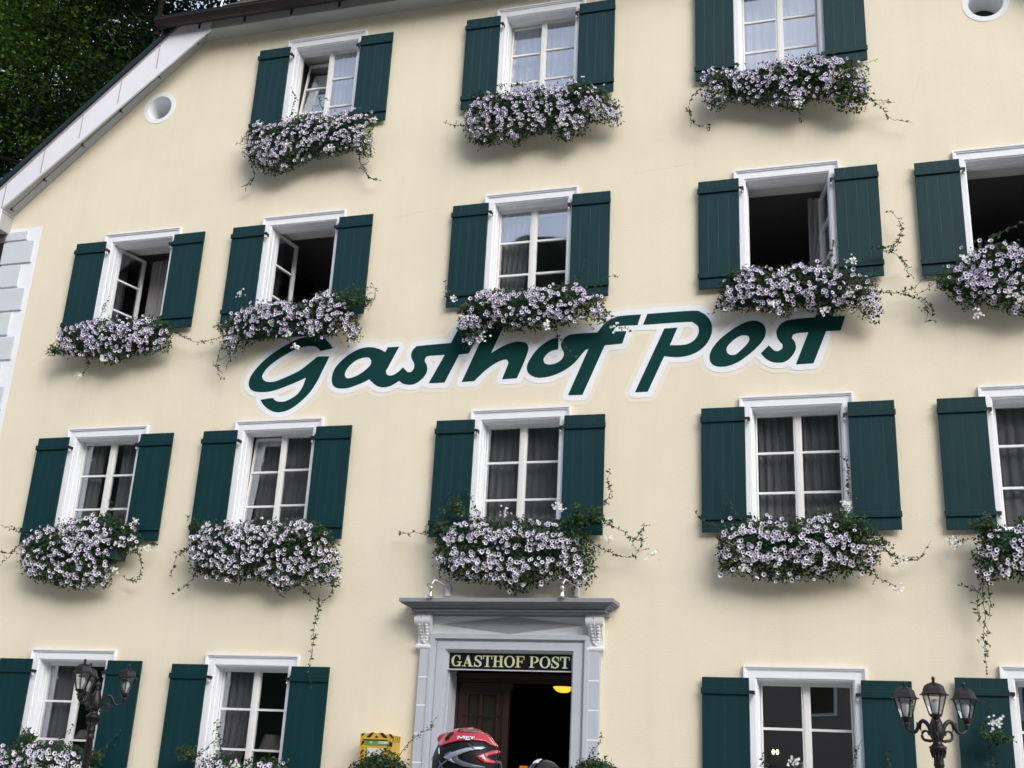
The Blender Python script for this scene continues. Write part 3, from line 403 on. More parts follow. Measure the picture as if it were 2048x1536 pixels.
# ---------------------------------------------------------------- the inn
inn = thing('inn_building', 'cream plastered inn with dark green shutters, painted lettering and a half-hipped roof', 'building')
SOF = lambda x: 12.33 + (x + 9.32) * 0.919
XL, XR, XC = -12.33, 4.44, -3.945
def circ(cx, cz, r, n=40): return [(cx + r * math.cos(2 * math.pi * i / n), cz + r * math.sin(2 * math.pi * i / n)) for i in range(n)]
OC = [(-9.98, 11.225), (1.832, 11.13)]
win = {n: tuple(p) for n, p in WC.items()}
holes = []
for n, (x, z) in win.items(): holes.append([(x - .53, z - 1.53), (x + .53, z - 1.53), (x + .53, z + .03), (x - .53, z + .03)])
for cx, cz in OC: holes.append(circ(cx, cz, .205))
outer = [(XL, 0), (-4.80, 0), (-4.80, 3.2), (-3.08, 3.2), (-3.08, 0), (XR, 0), (XR, 9.56), (1.43, 12.33), (-9.32, 12.33), (XL, 9.56)]
wall = M(); wall.poly(outer, holes, 0.0)
wall.box(XL, XL + .3, 0.002, 16, 0, 9.56); wall.box(XR - .3, XR, 0.002, 16, 0, 9.56); wall.box(XL + .3, XR - .3, 15.7, 16, 0, 9.56)
wall.build('wall', MT['plaster'], inn)
# oculi
for cx, cz in OC:
    m = M(); m.poly(circ(cx, cz, .275), [circ(cx, cz, .205)], -0.006, 0.0)
    o = m.build('oculus', MT['whitep'], inn)
    t = M(); a = circ(cx, cz, .205); b = circ(cx + .0, cz, .19)
    for i in range(40):
        j = (i + 1) % 40
        t.quad((a[i][0], -.006, a[i][1]), (b[i][0], .42, b[i][1]), (b[j][0], .42, b[j][1]), (a[j][0], -.006, a[j][1]))
    t.build('splay', MT['whitep'], o, smooth=True)
    M().poly(circ(cx, cz, .19), [], .415, None).build('pane', MT['doorg'], o)
# quoins
for s in (0, 1):
    mx = (lambda x: x) if s == 0 else (lambda x: 2 * XC - x)
    def bx(m, x0, x1, y0, y1, z0, z1):
        a, b = sorted((mx(x0), mx(x1))); m.box(a, b, y0, y1, z0, z1)
    m = M(); bx(m, XL, -11.72, -.003, 0.0, 0, 9.37); m.build('corner_band', MT['whitep'], inn)
    m = M(); z = 9.305; k = 0
    m2 = M(); bx(m2, XL - .02, -11.94, -.03, .0, 9.158, 9.305)
    z = 9.129; long = True
    while z > 0.3:
        bx(m2, XL - .02, -11.785 if long else -11.94, -.03, 0.0, z - .365, z)
        long = not long; z -= .3925
    m2.build('quoins', MT['greyp'], inn, bevel=0.012)
# interior
im = M()
def rng(row): return [win[n][0] for n in sorted(win) if n[0] == row]
inner_holes = []
for n, (x, z) in win.items(): inner_holes.append([(x - .6, z - 1.56), (x + .6, z - 1.56), (x + .6, z + .03), (x - .6, z + .03)])
inn_outer = [(XL + .3, 0), (-4.75, 0), (-4.75, 2.95), (-3.12, 2.95), (-3.12, 0), (XR - .3, 0), (XR - .3, 9.5), (1.4, 12.2), (-9.3, 12.2), (XL + .3, 9.5)]
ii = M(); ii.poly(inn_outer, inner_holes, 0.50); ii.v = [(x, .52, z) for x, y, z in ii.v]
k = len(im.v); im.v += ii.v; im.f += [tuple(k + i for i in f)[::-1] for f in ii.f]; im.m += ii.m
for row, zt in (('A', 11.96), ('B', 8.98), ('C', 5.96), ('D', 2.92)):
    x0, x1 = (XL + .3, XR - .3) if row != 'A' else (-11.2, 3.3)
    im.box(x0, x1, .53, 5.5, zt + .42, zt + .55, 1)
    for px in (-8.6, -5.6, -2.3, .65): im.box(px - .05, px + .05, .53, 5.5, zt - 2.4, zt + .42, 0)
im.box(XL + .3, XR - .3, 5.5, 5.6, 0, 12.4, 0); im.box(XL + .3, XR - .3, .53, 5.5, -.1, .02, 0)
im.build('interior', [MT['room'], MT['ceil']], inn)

# windows -----------------------------------------------------------------
def surround_mesh():
    m = M()
    for ho, hi, y, zo, zi in ((.64, .620, -.046, .127, .107), (.620, .602, -.033, .107, .089), (.602, .515, -.018, .089, 0), (.515, .50, -.004, 0, -.015)):
        m.box(-ho, -hi, y, 0.0, -1.50, zi); m.box(hi, ho, y, 0.0, -1.50, zi); m.box(-ho, ho, y, 0.0, zi, zo)
    # reveals
    m.box(-.53, -.50, 0.0, .075, -1.5, -.015); m.box(-.53, -.49, .075, .15, -1.5, -.025)
    m.box(.50, .53, 0.0, .075, -1.5, -.015); m.box(.49, .53, .075, .15, -1.5, -.025)
    m.box(-.53, .53, 0.0, .075, -.015, .03); m.box(-.53, .53, .075, .15, -.025, .03)
    m.box(-.66, .66, -.07, .15, -1.54, -1.50)
    # inner reveals
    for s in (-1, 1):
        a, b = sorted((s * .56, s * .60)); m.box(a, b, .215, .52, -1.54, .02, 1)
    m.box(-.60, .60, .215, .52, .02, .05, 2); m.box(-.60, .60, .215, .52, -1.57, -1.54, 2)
    return m
def frame_mesh():
    m = M()
    m.box(-.60, -.482, .15, .215, -1.54, .03); m.box(.482, .60, .15, .215, -1.54, .03)
    m.box(-.482, .482, .15, .215, -.032, .03); m.box(-.482, .482, .15, .215, -1.54, -1.47)
    return m
def sash_mesh(side):
    """side -1 left / +1 right; x from hinge, z from the bottom"""
    m = M(); W_, H_ = .482, 1.438; g0, g1 = .0225, .435
    fx = lambda a, b: sorted((-side * a, -side * b))
    def bb(a, b, z0, z1, y0=0.0, y1=.045, mi=0):
        a, b = fx(a, b); m.box(a, b, y0, y1, z0, z1, mi)
    bb(.004, g0, 0, H_); bb(g1, W_ - .001, 0, H_); bb(g0, g1, H_ - .034, H_); bb(g0, g1, 0, .05)
    for zz in (1.438 + .032 - .516, 1.438 + .032 - .99): bb(g0, g1, zz - .012, zz + .014, .004, .04)
    if side == 1: bb(W_ - .001, W_ + .024, .004, H_ - .004, -.012, -.0005); bb(W_ - .026, W_ - .001, .004, H_ - .004, -.012, -.0005)
    bb(.0, .004, 0, H_, .002, .043, 1)
    bb(.004, W_ - .001, .001, H_ - .001, .0452, .0475, 1)
    return m
def sash_mesh2(side):
    m = sash_mesh(side)
    # brown inner skin must not cover the glass: drop the last box and add strips
    m.v = m.v[:-8]; m.f = m.f[:-6]; m.m = m.m[:-6]
    fx = lambda a, b: sorted((-side * a, -side * b))
    for a, b, z0, z1 in ((.004, .0225, 0, 1.438), (.435, .481, 0, 1.438), (.0225, .435, 1.404, 1.438), (.0225, .435, 0, .05)):
        p, q = fx(a, b); m.box(p, q, .0452, .049, z0, z1, 1)
    return m
def pane_mesh(side):
    m = M(); a, b = sorted((-side * .02, -side * .437)); m.box(a, b, .021, .025, .045, 1.41); return m
def shutter_mesh(side):
    m = M()  # x from inner (hinged) edge outwards = 0 .. .505
    w4 = .505 / 4
    for i in range(4):
        a, b = sorted((side * (i * w4 + (.0005 if i else 0)), side * ((i + 1) * w4 - (.0005 if i < 3 else 0))))
        m.box(a, b, -.076, -.052, -1.482, 0)
    a, b = sorted((side * .001, side * .504)); m.box(a, b, -.0745, -.05, -1.481, -.001)
    for z0, z1 in ((-.178, -.112), (-1.482 + .138, -1.482 + .203)):
        a, b = sorted((side * -.004, side * .515)); m.box(a, b, -.098, -.0765, z0, z1)
    return m
def hinge_mesh(side):
    m = M()
    for z in (0.0,):
        a, b = sorted((side * .01, side * -.052)); m.box(a, b, -.102, -.0985, z - .02, z + .015)
        a, b = sorted((side * -.030, side * -.055)); m.box(a, b, -.098, -.02, z - .02, z + .015)
        m.lathe([(.004, z - .062), (.012, z - .055), (.014, z - .045), (.008, z - .03), (.007, z - .02)], 8, side * -.042, -.065, 1)
    return m
P_S = surround_mesh(); P_F = frame_mesh()
CFG = {'A1': (('tilt', 9), ('c', 0)), 'A2': (('tilt', 2.4), ('c', 0)), 'A3': (('c', 0), ('c', 0)),
       'B1': (('o', 73), ('o', 102)), 'B2': (('o', 80), ('o', 102)), 'B3': (('c', 0), ('c', 0)), 'B4': (('o', 104), ('o', 76)), 'B5': (('o', 104), ('o', 95)),
       'C1': (('c', 0), ('c', 0)), 'C2': (('tilt', 4), ('c', 0)), 'C3': (('c', 0), ('c', 0)), 'C4': (('c', 0), ('c', 0)), 'C5': (('c', 0), ('c', 0)),
       'D1': (('c', 0), ('c', 0)), 'D2': (('c', 0), ('c', 0)), 'D4': (('c', 0), ('c', 0)), 'D5': (('c', 0), ('c', 0))}
shared = {}
def inst(key, mk, name, mats, parent, loc=(0, 0, 0), rot=(0, 0, 0), bevel=0):
    if key not in shared:
        o = mk().build(name, mats, parent, bevel=bevel); shared[key] = o
    else:
        o = shared[key].copy(); o.name = name; C.objects.link(o); o.parent = parent
    o.location = loc; o.rotation_euler = rot; return o
ROWN = {'A': 'attic floor', 'B': 'second floor', 'C': 'first floor', 'D': 'ground floor'}
for n, (x, z) in win.items():
    wo = inst('surround', lambda: P_S, 'window', [MT['white'], MT['rside'], MT['rtop']], inn, (x, 0, z))
    wo.matrix_parent_inverse = Matrix()
    inst('frame', lambda: P_F, 'frame', MT['frame'], wo)
    for side, (md, ang) in zip((-1, 1), CFG[n]):
        rot = (0, 0, 0)
        if md == 'o': rot = (0, 0, R(ang) * (-side))
        if md == 'tilt': rot = (-R(ang), 0, 0)
        inst('sash%d' % side, lambda: sash_mesh2(side), 'sash', [MT['frame'], MT['wood']], wo, (side * .482, .165, -1.47), rot)
        inst('pane%d' % side, lambda: pane_mesh(side), 'pane', MT['glass'], wo, (side * .482, .165, -1.47), rot)
        sh = inst('shutter%d' % side, lambda: shutter_mesh(side), 'shutter', MT['green'], wo, (side * (.575 + rnd.uniform(-.003, .003)), 0, -.008), (0, 0, R(rnd.uniform(-.9, .9))), bevel=.004)
        [inst('hinge%d' % side, lambda: hinge_mesh(side), 'hinge', [MT['iron'], MT['knob']], wo, (side * .575, 0, -.008 + hz)) for hz in (-.15, -1.312)]

# curtains, lamps behind the glass (hang in the rooms: things of their own)
def curtain(n, dx0, dx1, z0, z1, y, m, label, waves=7, dx1b=None, amp=.022):
    x, z = win[n]; nx, nz = 60, 14; xs = np.linspace(0, 1, nx); zs = np.linspace(0, 1, nz)
    X, Z = np.meshgrid(xs, zs); ph = rnd.uniform(0, 6)
    e1 = dx1 + ((dx1b if dx1b is not None else dx1) - dx1) * (1 - Z) ** 1.5
    px = x + dx0 + (e1 - dx0) * X; pz = z + z0 + (z1 - z0) * Z
    py = y + amp * np.sin(X * waves * 6.283 + ph + 0.6 * np.sin(Z * 3)) + amp * .4 * np.sin(X * waves * 13.7 + 2 * Z)
    v = np.stack([px, py, pz], -1).reshape(-1, 3); i, j = np.meshgrid(np.arange(nx - 1), np.arange(nz - 1)); k = (j * nx + i).ravel()
    o = npmesh('curtain', v, np.stack([k, k + 1, k + nx + 1, k + nx], 1), m, smooth=True)
    return tag(o, label, 'curtain')
cw, cg = MT['curtw'], MT['curt']
curtain('A1', .02, .52, -1.5, -.02, .30, cw, 'white sheer curtain behind the closed right sash of the leftmost attic window')
curtain('A1', -.34, 0.02, -1.5, -.50, .40, cw, 'short white curtain seen through the tilted left sash of the leftmost attic window', 2, amp=.006)
curtain('A2', -.52, .0, -1.5, -.02, .34, cw, 'white sheer curtain in the left half of the middle attic window', 5, -.12)
curtain('A2', .02, .52, -1.5, -.02, .34, cw, 'white sheer curtain in the right half of the middle attic window', 5)
curtain('A3', -.52, .52, -1.5, -.02, .34, cw, 'white sheer curtain across the attic window cut by the top edge of the photo', 9)
curtain('B1', -.30, .05, -1.5, .0, .72, cg, 'grey curtain behind the open sash of the leftmost second floor window', 4)
curtain('B3', -.52, -.03, -1.5, .0, .30, cg, 'grey curtain gathered to the left in the window above the lettering', 6, -.22)
curtain('B4', .22, .56, -1.5, .0, .66, cg, 'grey curtain at the right side of the wide open window above the word post', 4, .10)
curtain('C1', -.50, -.20, -1.5, .0, .30, cg, 'grey curtain at the left edge of the leftmost first floor window', 3)
curtain('C1', .08, .50, -1.5, .0, .30, cg, 'grey curtain in the right half of the leftmost first floor window', 4)
curtain('C2', -.46, -.06, -1.5, -.02, .40, cg, 'grey curtain behind the tilted sash of the second first floor window', 4, -.2)
curtain('C2', .0, .52, -1.5, .0, .30, cg, 'grey curtain in the right half of the window below the big painted letter G', 6)
curtain('C3', -.52, .52, -1.5, .0, .30, cg, 'grey curtain across the whole window straight above the entrance door', 11)
curtain('C4', -.52, -.05, -1.5, .0, .30, cg, 'grey curtain in the left half of the first floor window right of the entrance', 5)
curtain('C4', .0, .52, -1.5, .0, .30, cg, 'grey curtain in the right half of the first floor window right of the entrance', 5)
curtain('C5', -.52, .52, -1.5, .0, .30, cg, 'grey curtain in the first floor window at the right edge of the photo', 9)
curtain('D1', -.52, -.14, -1.5, .0, .30, cg, 'grey curtain behind the street lamp in the leftmost ground floor window', 4)
curtain('D2', -.52, -.02, -1.5, .0, .30, cg, 'grey curtain swept left above the white lamp shade in the ground floor window', 5, -.26)
curtain('D5', -.10, .52, -1.5, .0, .30, cg, 'grey curtain in the ground floor window at the lower right corner of the photo', 5)
MT['shade'] = mat('cream lamp shade', (0.75, 0.70, 0.62), 0.8, transl=0.3)
def table_lamp(x, y, z0, rb, rt, h, label):
    o = thing('table_lamp', label, 'lamp', (x, y, z0))
    m = M(); m.lathe([(rb, 0), (rt, h)], 24, cap=False); m.lathe([(rb + .002, -.008), (rb + .002, .008)], 24, cap=False, mi=1)
    m.build('lamp_shade', [MT['shade'], MT['wood']], o, smooth=True)
    M().lathe([(.07, -.45), (.075, -.43), (.02, -.41), (.04, -.3), (.045, -.22), (.012, -.12), (.01, .06)], 16).build('lamp_base', MT['wood'], o, smooth=True)
table_lamp(-7.21, .64, 1.90, .160, .093, .215, 'cream shaded table lamp standing inside the ground floor window left of the entrance')
table_lamp(-9.93, .64, 1.96, .17, .09, .12, 'pale shaded table lamp inside the window behind the left street lamp')
for lx, lz, lab, nm in ((-7.21, 1.43, 'dark sideboard under the table lamp left of the entrance', 0), (-9.93, 1.5, 'dark sideboard under the table lamp in the leftmost ground floor window', 0)):
    m = M(); m.box(-.5, .5, -.22, .22, lz - .03, lz + .02 if 0 else lz)
    for sx in (-.44, .44):
        for sy in (-.17, .17): m.box(sx - .03, sx + .03, sy - .03, sy + .03, .02, lz - .03)
    m.box(-.46, .46, -.2, .2, lz - .2, lz - .03)
    tag(m.build('sideboard', MT['doorw'], loc=(lx, .80, 0), bevel=.004), lab, 'sideboard')
MT['glowb'] = mat('lit bulb', (1, .85, .5), 0.4, emit=(1, .72, .30), estr=5)
o = thing('wall_light', 'small wall light with two lit bulbs inside the window right of the entrance', 'wall light', (-1.1, 2.0, 2.2))
for s in (-1, 1):
    m = M(); m.lathe([(.003, -.03), (.012, -.02), (.018, 0), (.013, .02), (.003, .03)], 12, s * .024 - .015, 0); m.build('bulb', MT['glowb'], o, smooth=True)
M().tube([(-.06, 0, -.05), (-.05, .04, -.10), (0, .08, -.11), (.03, .04, -.10), (.03, 0, -.05)], .006).build('bracket', MT['iron'], o)

# roof edge ------------------------------------------------------------------
YF = -.28
m = M()
m.poly([(-9.10, 12.32), (-12.30, SOF(-12.30)), (-12.30, 9.27), (-13.0, 9.27), (-13.0, SOF(-13.0) + .42), (-9.55, 12.56), (-9.10, 12.56)], [], YF, YF + .03)
m.build('rake_fascia', MT['fascia'], inn)
m = M()
for i in range(7):   # joint covers over the fascia board
    x = -9.95 - i * .585
    zt = SOF(x) + .44; m.box(x - .008, x + .008, YF - .008, YF, zt - .445, zt)
m.poly([(-9.66, 12.52), (-13.0, SOF(-13.0) + .46 - .02), (-13.0, SOF(-13.0) + .40), (-9.62, 12.47)], [], YF - .012, YF)
m.build('fascia_joints', MT['soffit'], inn)
m = M()   # soffits
m.quad((-9.32, 0, 12.33), (-9.32, YF + .03, 12.33), (-12.30, YF + .03, SOF(-12.30)), (-12.30, 0, SOF(-12.30)))
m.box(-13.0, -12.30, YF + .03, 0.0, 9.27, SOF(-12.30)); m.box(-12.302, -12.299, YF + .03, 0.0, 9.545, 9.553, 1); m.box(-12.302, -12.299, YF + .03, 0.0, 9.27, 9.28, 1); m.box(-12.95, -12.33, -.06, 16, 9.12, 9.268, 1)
m.quad((-9.32, YF + .03, 12.33), (-9.32, 0, 12.33), (1.43, 0, 12.33), (1.43, YF + .03, 12.33))
m.quad((1.43, YF + .03, 12.33), (1.43, 0, 12.33), (4.41, 0, 9.59), (4.41, YF + .03, 9.59))
m.box(4.41, 5.1, YF + .03, 0.0, 9.27, 9.6)
m.build('soffit', [MT['soffit'], mat('dark grey timber', (.10, .085, .08), .8)], inn)  # dark grey-brown for the lower box and panel seams
m = M(); m.box(-9.10, 1.2, YF, YF + .03, 12.32, 12.56)
m.poly([(1.2, 12.32), (4.41, 9.58), (4.41, 9.27), (5.1, 9.27), (5.1, 9.37), (1.66, 12.56), (1.2, 12.56)], [], YF, YF + .03)
m.build('eave_fascia', MT['soffit'], inn)  # board built in grey, the gutter's shade put into its colour
m = M()   # half round gutter
gx0, gx1 = -9.97, 2.08; n = 10
prof = [(-.41 - .11 * math.cos(math.pi * i / n), 12.50 - .115 * math.sin(math.pi * i / n)) for i in range(n + 1)]
prof2 = [(-.41 - .10 * math.cos(math.pi * i / n), 12.50 - .105 * math.sin(math.pi * i / n)) for i in range(n, -1, -1)]
m.extrude_x(prof + prof2, gx0, gx1)
m.extrude_x(prof, gx0, gx0 + .004); m.extrude_x(prof, gx1 - .004, gx1)
m.tube([(gx0, -.52, 12.502), (gx1, -.52, 12.502)], .008, 8, 1)
for i in range(15): 
    x = -9.3 + i * .78; m.extrude_x([(a[0] + (-.003 if a[0] < -.41 else .003), a[1] - .004) for a in prof] , x - .012, x + .012); m.box(x - .012, x + .012, -.30, YF, 12.36, 12.47)
m.build('gutter', [MT['gutter'], MT['verge']], inn)
# roof planes
RZ = 12.62; 
def rp(x): return SOF(x) + .46
m = M(); ridge = SOF(XC) + .46; yr = 4.6
def slab(pts, t=.09):
    k = len(m.v); a = [Vector(p) for p in pts]; nrm = (a[1] - a[0]).cross(a[2] - a[0]).normalized()
    if nrm.z < 0: nrm = -nrm
    m.v += [tuple(p) for p in a] + [tuple(p + nrm * t) for p in a]; n = len(a)
    m.f.append(tuple(range(k, k + n))); m.m.append(0); m.f.append(tuple(range(k + n, k + 2 * n))); m.m.append(0)
    for i in range(n): j = (i + 1) % n; m.f.append((k + i, k + j, k + n + j, k + n + i)); m.m.append(1)
slab([(-13.1, YF - .03, rp(-13.1)), (-9.66, YF - .03, rp(-9.66)), (XC, yr, ridge), (XC, 16.4, ridge), (-13.1, 16.4, rp(-13.1))])
f = lambda x: 2 * XC - x
slab([(f(-13.1), YF - .03, rp(-13.1)), (f(-9.66), YF - .03, rp(-9.66)), (XC, yr, ridge), (XC, 16.4, ridge), (f(-13.1), 16.4, rp(-13.1))])
slab([(-9.66, YF - .06, rp(-9.66)), (f(-9.66), YF - .06, rp(-9.66)), (XC, yr, ridge)])
m.build('roof', [MT['tile'], MT['verge']], inn)
m = M(); m.tube([(-13.1, YF - .035, rp(-13.1) - .0), (-9.72, YF - .035, rp(-9.72))], .014, 8)
m.build('verge_trim', MT['verge'], inn)
m = M()   # tile nibs over the gutter
for i in range(60):
    x = -9.5 + i * .19; m.lathe([(.075, 12.525), (.07, 12.55), (.02, 12.57)], 8, x, -.40)
m.build('eave_tiles', MT['tile'], inn)
m = M(); m.tube([(-8.86, -.46, 12.5), (-8.86, -.40, 12.9)], .018, 8)
m.build('snow_guard_post', MT['chrome'], inn)
# lightning conductor along the rake soffit
m = M(); pts = [(-9.25, -.16, 12.36 - .03), (-9.33, -.16, 12.28)] + [(x, -.16, SOF(x) - .03 + .006 * math.sin(x * 9)) for x in np.linspace(-9.4, -12.2, 24)]
m.tube(pts, .005, 5)
m.tube([(-9.26, -.20, 12.42), (-9.22, -.17, 12.33), (-9.25, -.16, 12.30)], .008, 5)
lc = m.build('lightning_conductor', MT['iron'], inn)
for x in (-9.40, -9.98, -10.56, -11.14, -11.72, -12.22):
    m = M(); zz = SOF(x) - .03; m.lathe([(.006, zz - .03), (.018, zz - .02), (.02, zz), (.01, zz + .015), (.008, zz + .03)], 8, x, -.16); m.tube([(x, -.16, zz), (x + .03, -.13, zz - .035)], .008, 5)
    m.build('clip', MT['iron'], lc)

# painted lettering ----------------------------------------------------------
LETS = [(smooth_closed(o), [smooth_closed(h) for h in hs_]) for o, hs_ in LET]
x0, x1, z0, z1 = -8.5, -.2, 5.9, 7.9; st = .022
gx = np.arange(x0, x1, st); gz = np.arange(z0, z1, st); GX, GZ = np.meshgrid(gx, gz); PP = np.stack([GX.ravel(), GZ.ravel()], 1)
sd_ = np.full(len(PP), 1e9)
for o, hl in LETS:
    o_ = np.array(o); bbm = (PP[:, 0] > o_[:, 0].min() - .25) & (PP[:, 0] < o_[:, 0].max() + .25) & (PP[:, 1] > o_[:, 1].min() - .25) & (PP[:, 1] < o_[:, 1].max() + .25)
    q = PP[bbm]; d = segdist(q, o); ins = inpoly(q, o)
    for h in hl: d = np.minimum(d, segdist(q, h)); ins &= ~inpoly(q, h)
    d = np.where(ins, -d, d); sd_[bbm] = np.minimum(sd_[bbm], d)
SD = sd_.reshape(GX.shape)
def iso(level):
    """marching squares, filled: value = SD - level < 0 is inside"""
    F = SD - level; v = []; f4 = []; m = M()
    nzr, nxr = F.shape
    for j in range(nzr - 1):
        row = F[j:j + 2]
        cand = np.where((row[0, :-1] < 0) | (row[0, 1:] < 0) | (row[1, :-1] < 0) | (row[1, 1:] < 0))[0]
        i = 0
        while i < len(cand):
            c = cand[i]
            cs = [(gx[c], gz[j], F[j, c]), (gx[c + 1], gz[j], F[j, c + 1]), (gx[c + 1], gz[j + 1], F[j + 1, c + 1]), (gx[c], gz[j + 1], F[j + 1, c])]
            if all(t[2] < 0 for t in cs):
                e = i
                while e + 1 < len(cand) and cand[e + 1] == cand[e] + 1 and F[j, cand[e + 1] + 1] < 0 and F[j + 1, cand[e + 1] + 1] < 0: e += 1
                m.quad((gx[c], 0, gz[j]), (gx[cand[e] + 1], 0, gz[j]), (gx[cand[e] + 1], 0, gz[j + 1]), (gx[c], 0, gz[j + 1])); i = e + 1; continue
            pl = []
            for a in range(4):
                A, B = cs[a], cs[(a + 1) % 4]
                if A[2] < 0: pl.append((A[0], 0, A[1]))
                if (A[2] < 0) != (B[2] < 0):
                    t = A[2] / (A[2] - B[2]); pl.append((A[0] + (B[0] - A[0]) * t, 0, A[1] + (B[1] - A[1]) * t))
            if len(pl) >= 3: k = len(m.v); m.v += pl; m.f.append(tuple(range(k, k + len(pl)))); m.m.append(0)
            i += 1
    return m
m = iso(.132); m.v = [(a, -.002, c) for a, b, c in m.v]
lp = m.build('painted_lettering', MT['halo'], inn)
m = iso(.074); m.v = [(a, -.0055, c) for a, b, c in m.v]; m.build('white_outline', MT['whitep'], lp)
for o, hl in LETS:
    M().poly(o, hl, -.008, -.0056).build('letter', MT['lgreen'], lp)

# hairline cracks in the plaster
m = M(); cr = random.Random(4)
for (ax, az, bx_, bz) in ((-5.9, 8.92, -5.15, 9.02), (-1.75, 9.3, -2.6, 9.22), (-5.6, 10.6, -5.3, 9.9), (0.9, 7.3, 1.2, 6.6), (-8.9, 6.9, -8.75, 6.2), (-5.75, 4.4, -5.4, 3.9), (1.0, 10.2, .8, 9.6)):
    n_ = 22; pts = []
    for i in range(n_): t = i / (n_ - 1); pts.append((ax + (bx_ - ax) * t + cr.uniform(-.012, .012), -.0004, az + (bz - az) * t + cr.uniform(-.012, .012)))
    for a, b in zip(pts, pts[1:]): m.quad((a[0], -.0012, a[2] - .0011), (b[0], -.0012, b[2] - .0011), (b[0], -.0012, b[2] + .0011), (a[0], -.0012, a[2] + .0011))
m.build('hairline_cracks', mat('crack line', (.50, .44, .33), .9), inn)

# entrance -------------------------------------------------------------------
dx = -3.945
m = M()
def ush(m, x0, x1, w_, zt, y0, y1, wt=None):   # inverted U band, outer edges x0..x1, top zt
    wt = wt or w_
    m.box(x0, x0 + w_, y0, y1, .02, zt - wt); m.box(x1 - w_, x1, y0, y1, .02, zt - wt); m.box(x0, x1, y0, y1, zt - wt, zt)
ush(m, -4.905, -2.985, .055, 3.305, -.085, 0)
ush(m, -4.850, -3.040, .012, 3.250, -.060, 0)
ush(m, -4.838, -3.052, .018, 3.238, -.045, 0)
ush(m, -4.820, -3.070, .105, 3.220, -.055, 0, .09)
ush(m, -4.715, -3.175, .016, 3.130, -.035, 0)
m.box(-4.76, -4.699, 0, .40, .02, 3.114); m.box(-3.191, -3.13, 0, .40, .02, 3.114); m.box(-4.76, -3.13, 0, .40, 3.114, 3.16)
for s in (-1, 1): m.box(*sorted((dx + s * .754, dx + s * .738)), .05, .09, .02, 3.114)
door = m.build('door_surround', MT['stone'], inn, bevel=.003)
m = M()
for cx_ in (-4.965, -2.925):
    m2 = M(); m2.box(cx_ - .06, cx_ + .06, -.075, 0, .02, 3.13)
    p = m2.build('pilaster', MT['stone'], door)
    for z in (2.80, 2.48, 2.165, 1.85, 1.53, 1.21, .9, .58): m.box(cx_ - .06, cx_ + .06, -.077, -.0752, z, z + .014)
m.build('joint_lines', MT['whitep'], door)
M().box(-4.90, -2.99, -.03, 0, 3.305, 3.56).build('frieze', MT['stonel'], door)
M().poly([(dx - .865, 3.415), (dx, 3.318), (dx + .865, 3.42), (dx, 3.515)], [], -.036, -.0302).build('frieze_diamond', MT['diam'], door)
# cornice with returns: stacked profile bands
m = M()
prof = [(.62 + .66, -.355, 3.625, 3.680)]
steps = [(1.285, -.355, 3.635, 3.682), (1.265, -.335, 3.62, 3.635), (1.235, -.31, 3.605, 3.62), (1.205, -.275, 3.59, 3.605), (1.18, -.245, 3.578, 3.59), (1.165, -.215, 3.570, 3.578),
         (1.165, -.23, 3.545, 3.570), (1.14, -.20, 3.53, 3.545)]
for hw, y, z0_, z1_ in steps: m.box(dx - hw, dx + hw, y, 0, z0_, z1_)
for cx_ in (-4.99, -2.90): m.box(cx_ - .13, cx_ + .13, -.185, 0, 3.512, 3.53)
m.box(dx - .9, dx + .9, -.05, 0, 3.512, 3.53)
m.build('cornice', MT['stoned'], door, bevel=.004)
for cx_ in (-4.985, -2.915):    # scrolled consoles
    m = M(); w_ = .082
    side = []
    for t in np.linspace(0, 1, 26):   # S profile front edge (y,z)
        z = 3.512 - t * .36; y = -.165 + .115 * (t ** .8) - .02 * math.sin(t * 6.283) + (.0)
        side.append((y, z))
    pr = [(-.0, 3.512)] + side + [(0, 3.152)]
    m.extrude_x(pr, cx_ - w_, cx_ + w_)
    for r_, yc, zc, ex in ((.055, -.135, 3.455, .018), (.030, -.06, 3.155, .014)):
        k = len(m.v); n = 20
        for xx in (cx_ - w_ - ex, cx_ + w_ + ex):
            for i in range(n): a = 6.283 * i / n; m.v.append((xx, yc + r_ * math.cos(a), zc + r_ * math.sin(a)))
        for i in range(n): j = (i + 1) % n; m.f.append((k + i, k + j, k + n + j, k + n + i)); m.m.append(0)
        m.f.append(tuple(range(k, k + n))); m.m.append(0); m.f.append(tuple(range(k + n, k + 2 * n))); m.m.append(0)
    cns = m.build('console', MT['cons'], door, bevel=.004)
    m = M()   # acanthus leaf: two rows of lobes and a midrib
    def ys(z):
        t = (3.512 - z) / .36; return -.165 + .115 * (t ** .8) - .02 * math.sin(t * 6.283)
    for i in range(6):
        z = 3.40 - i * .034; sw = .055 - .004 * i
        for s in (-1, 1):
            m.lathe([(.004, z - .02), (.02, z - .012), (.026, z), (.02, z + .012), (.006, z + .02)], 8, cx_ + s * (sw - .012), ys(z) - .006, 0)
    m.lathe([(.004, 3.185), (.024, 3.195), (.03, 3.21), (.02, 3.225), (.004, 3.235)], 10, cx_, ys(3.21) - .006)
    m.tube([(cx_, ys(z) - (.03 if z > 3.4 else .022), z) for z in np.linspace(3.50, 3.23, 12)], .007, 6)
    m.build('acanthus_leaf', MT['cons'], door, smooth=True)
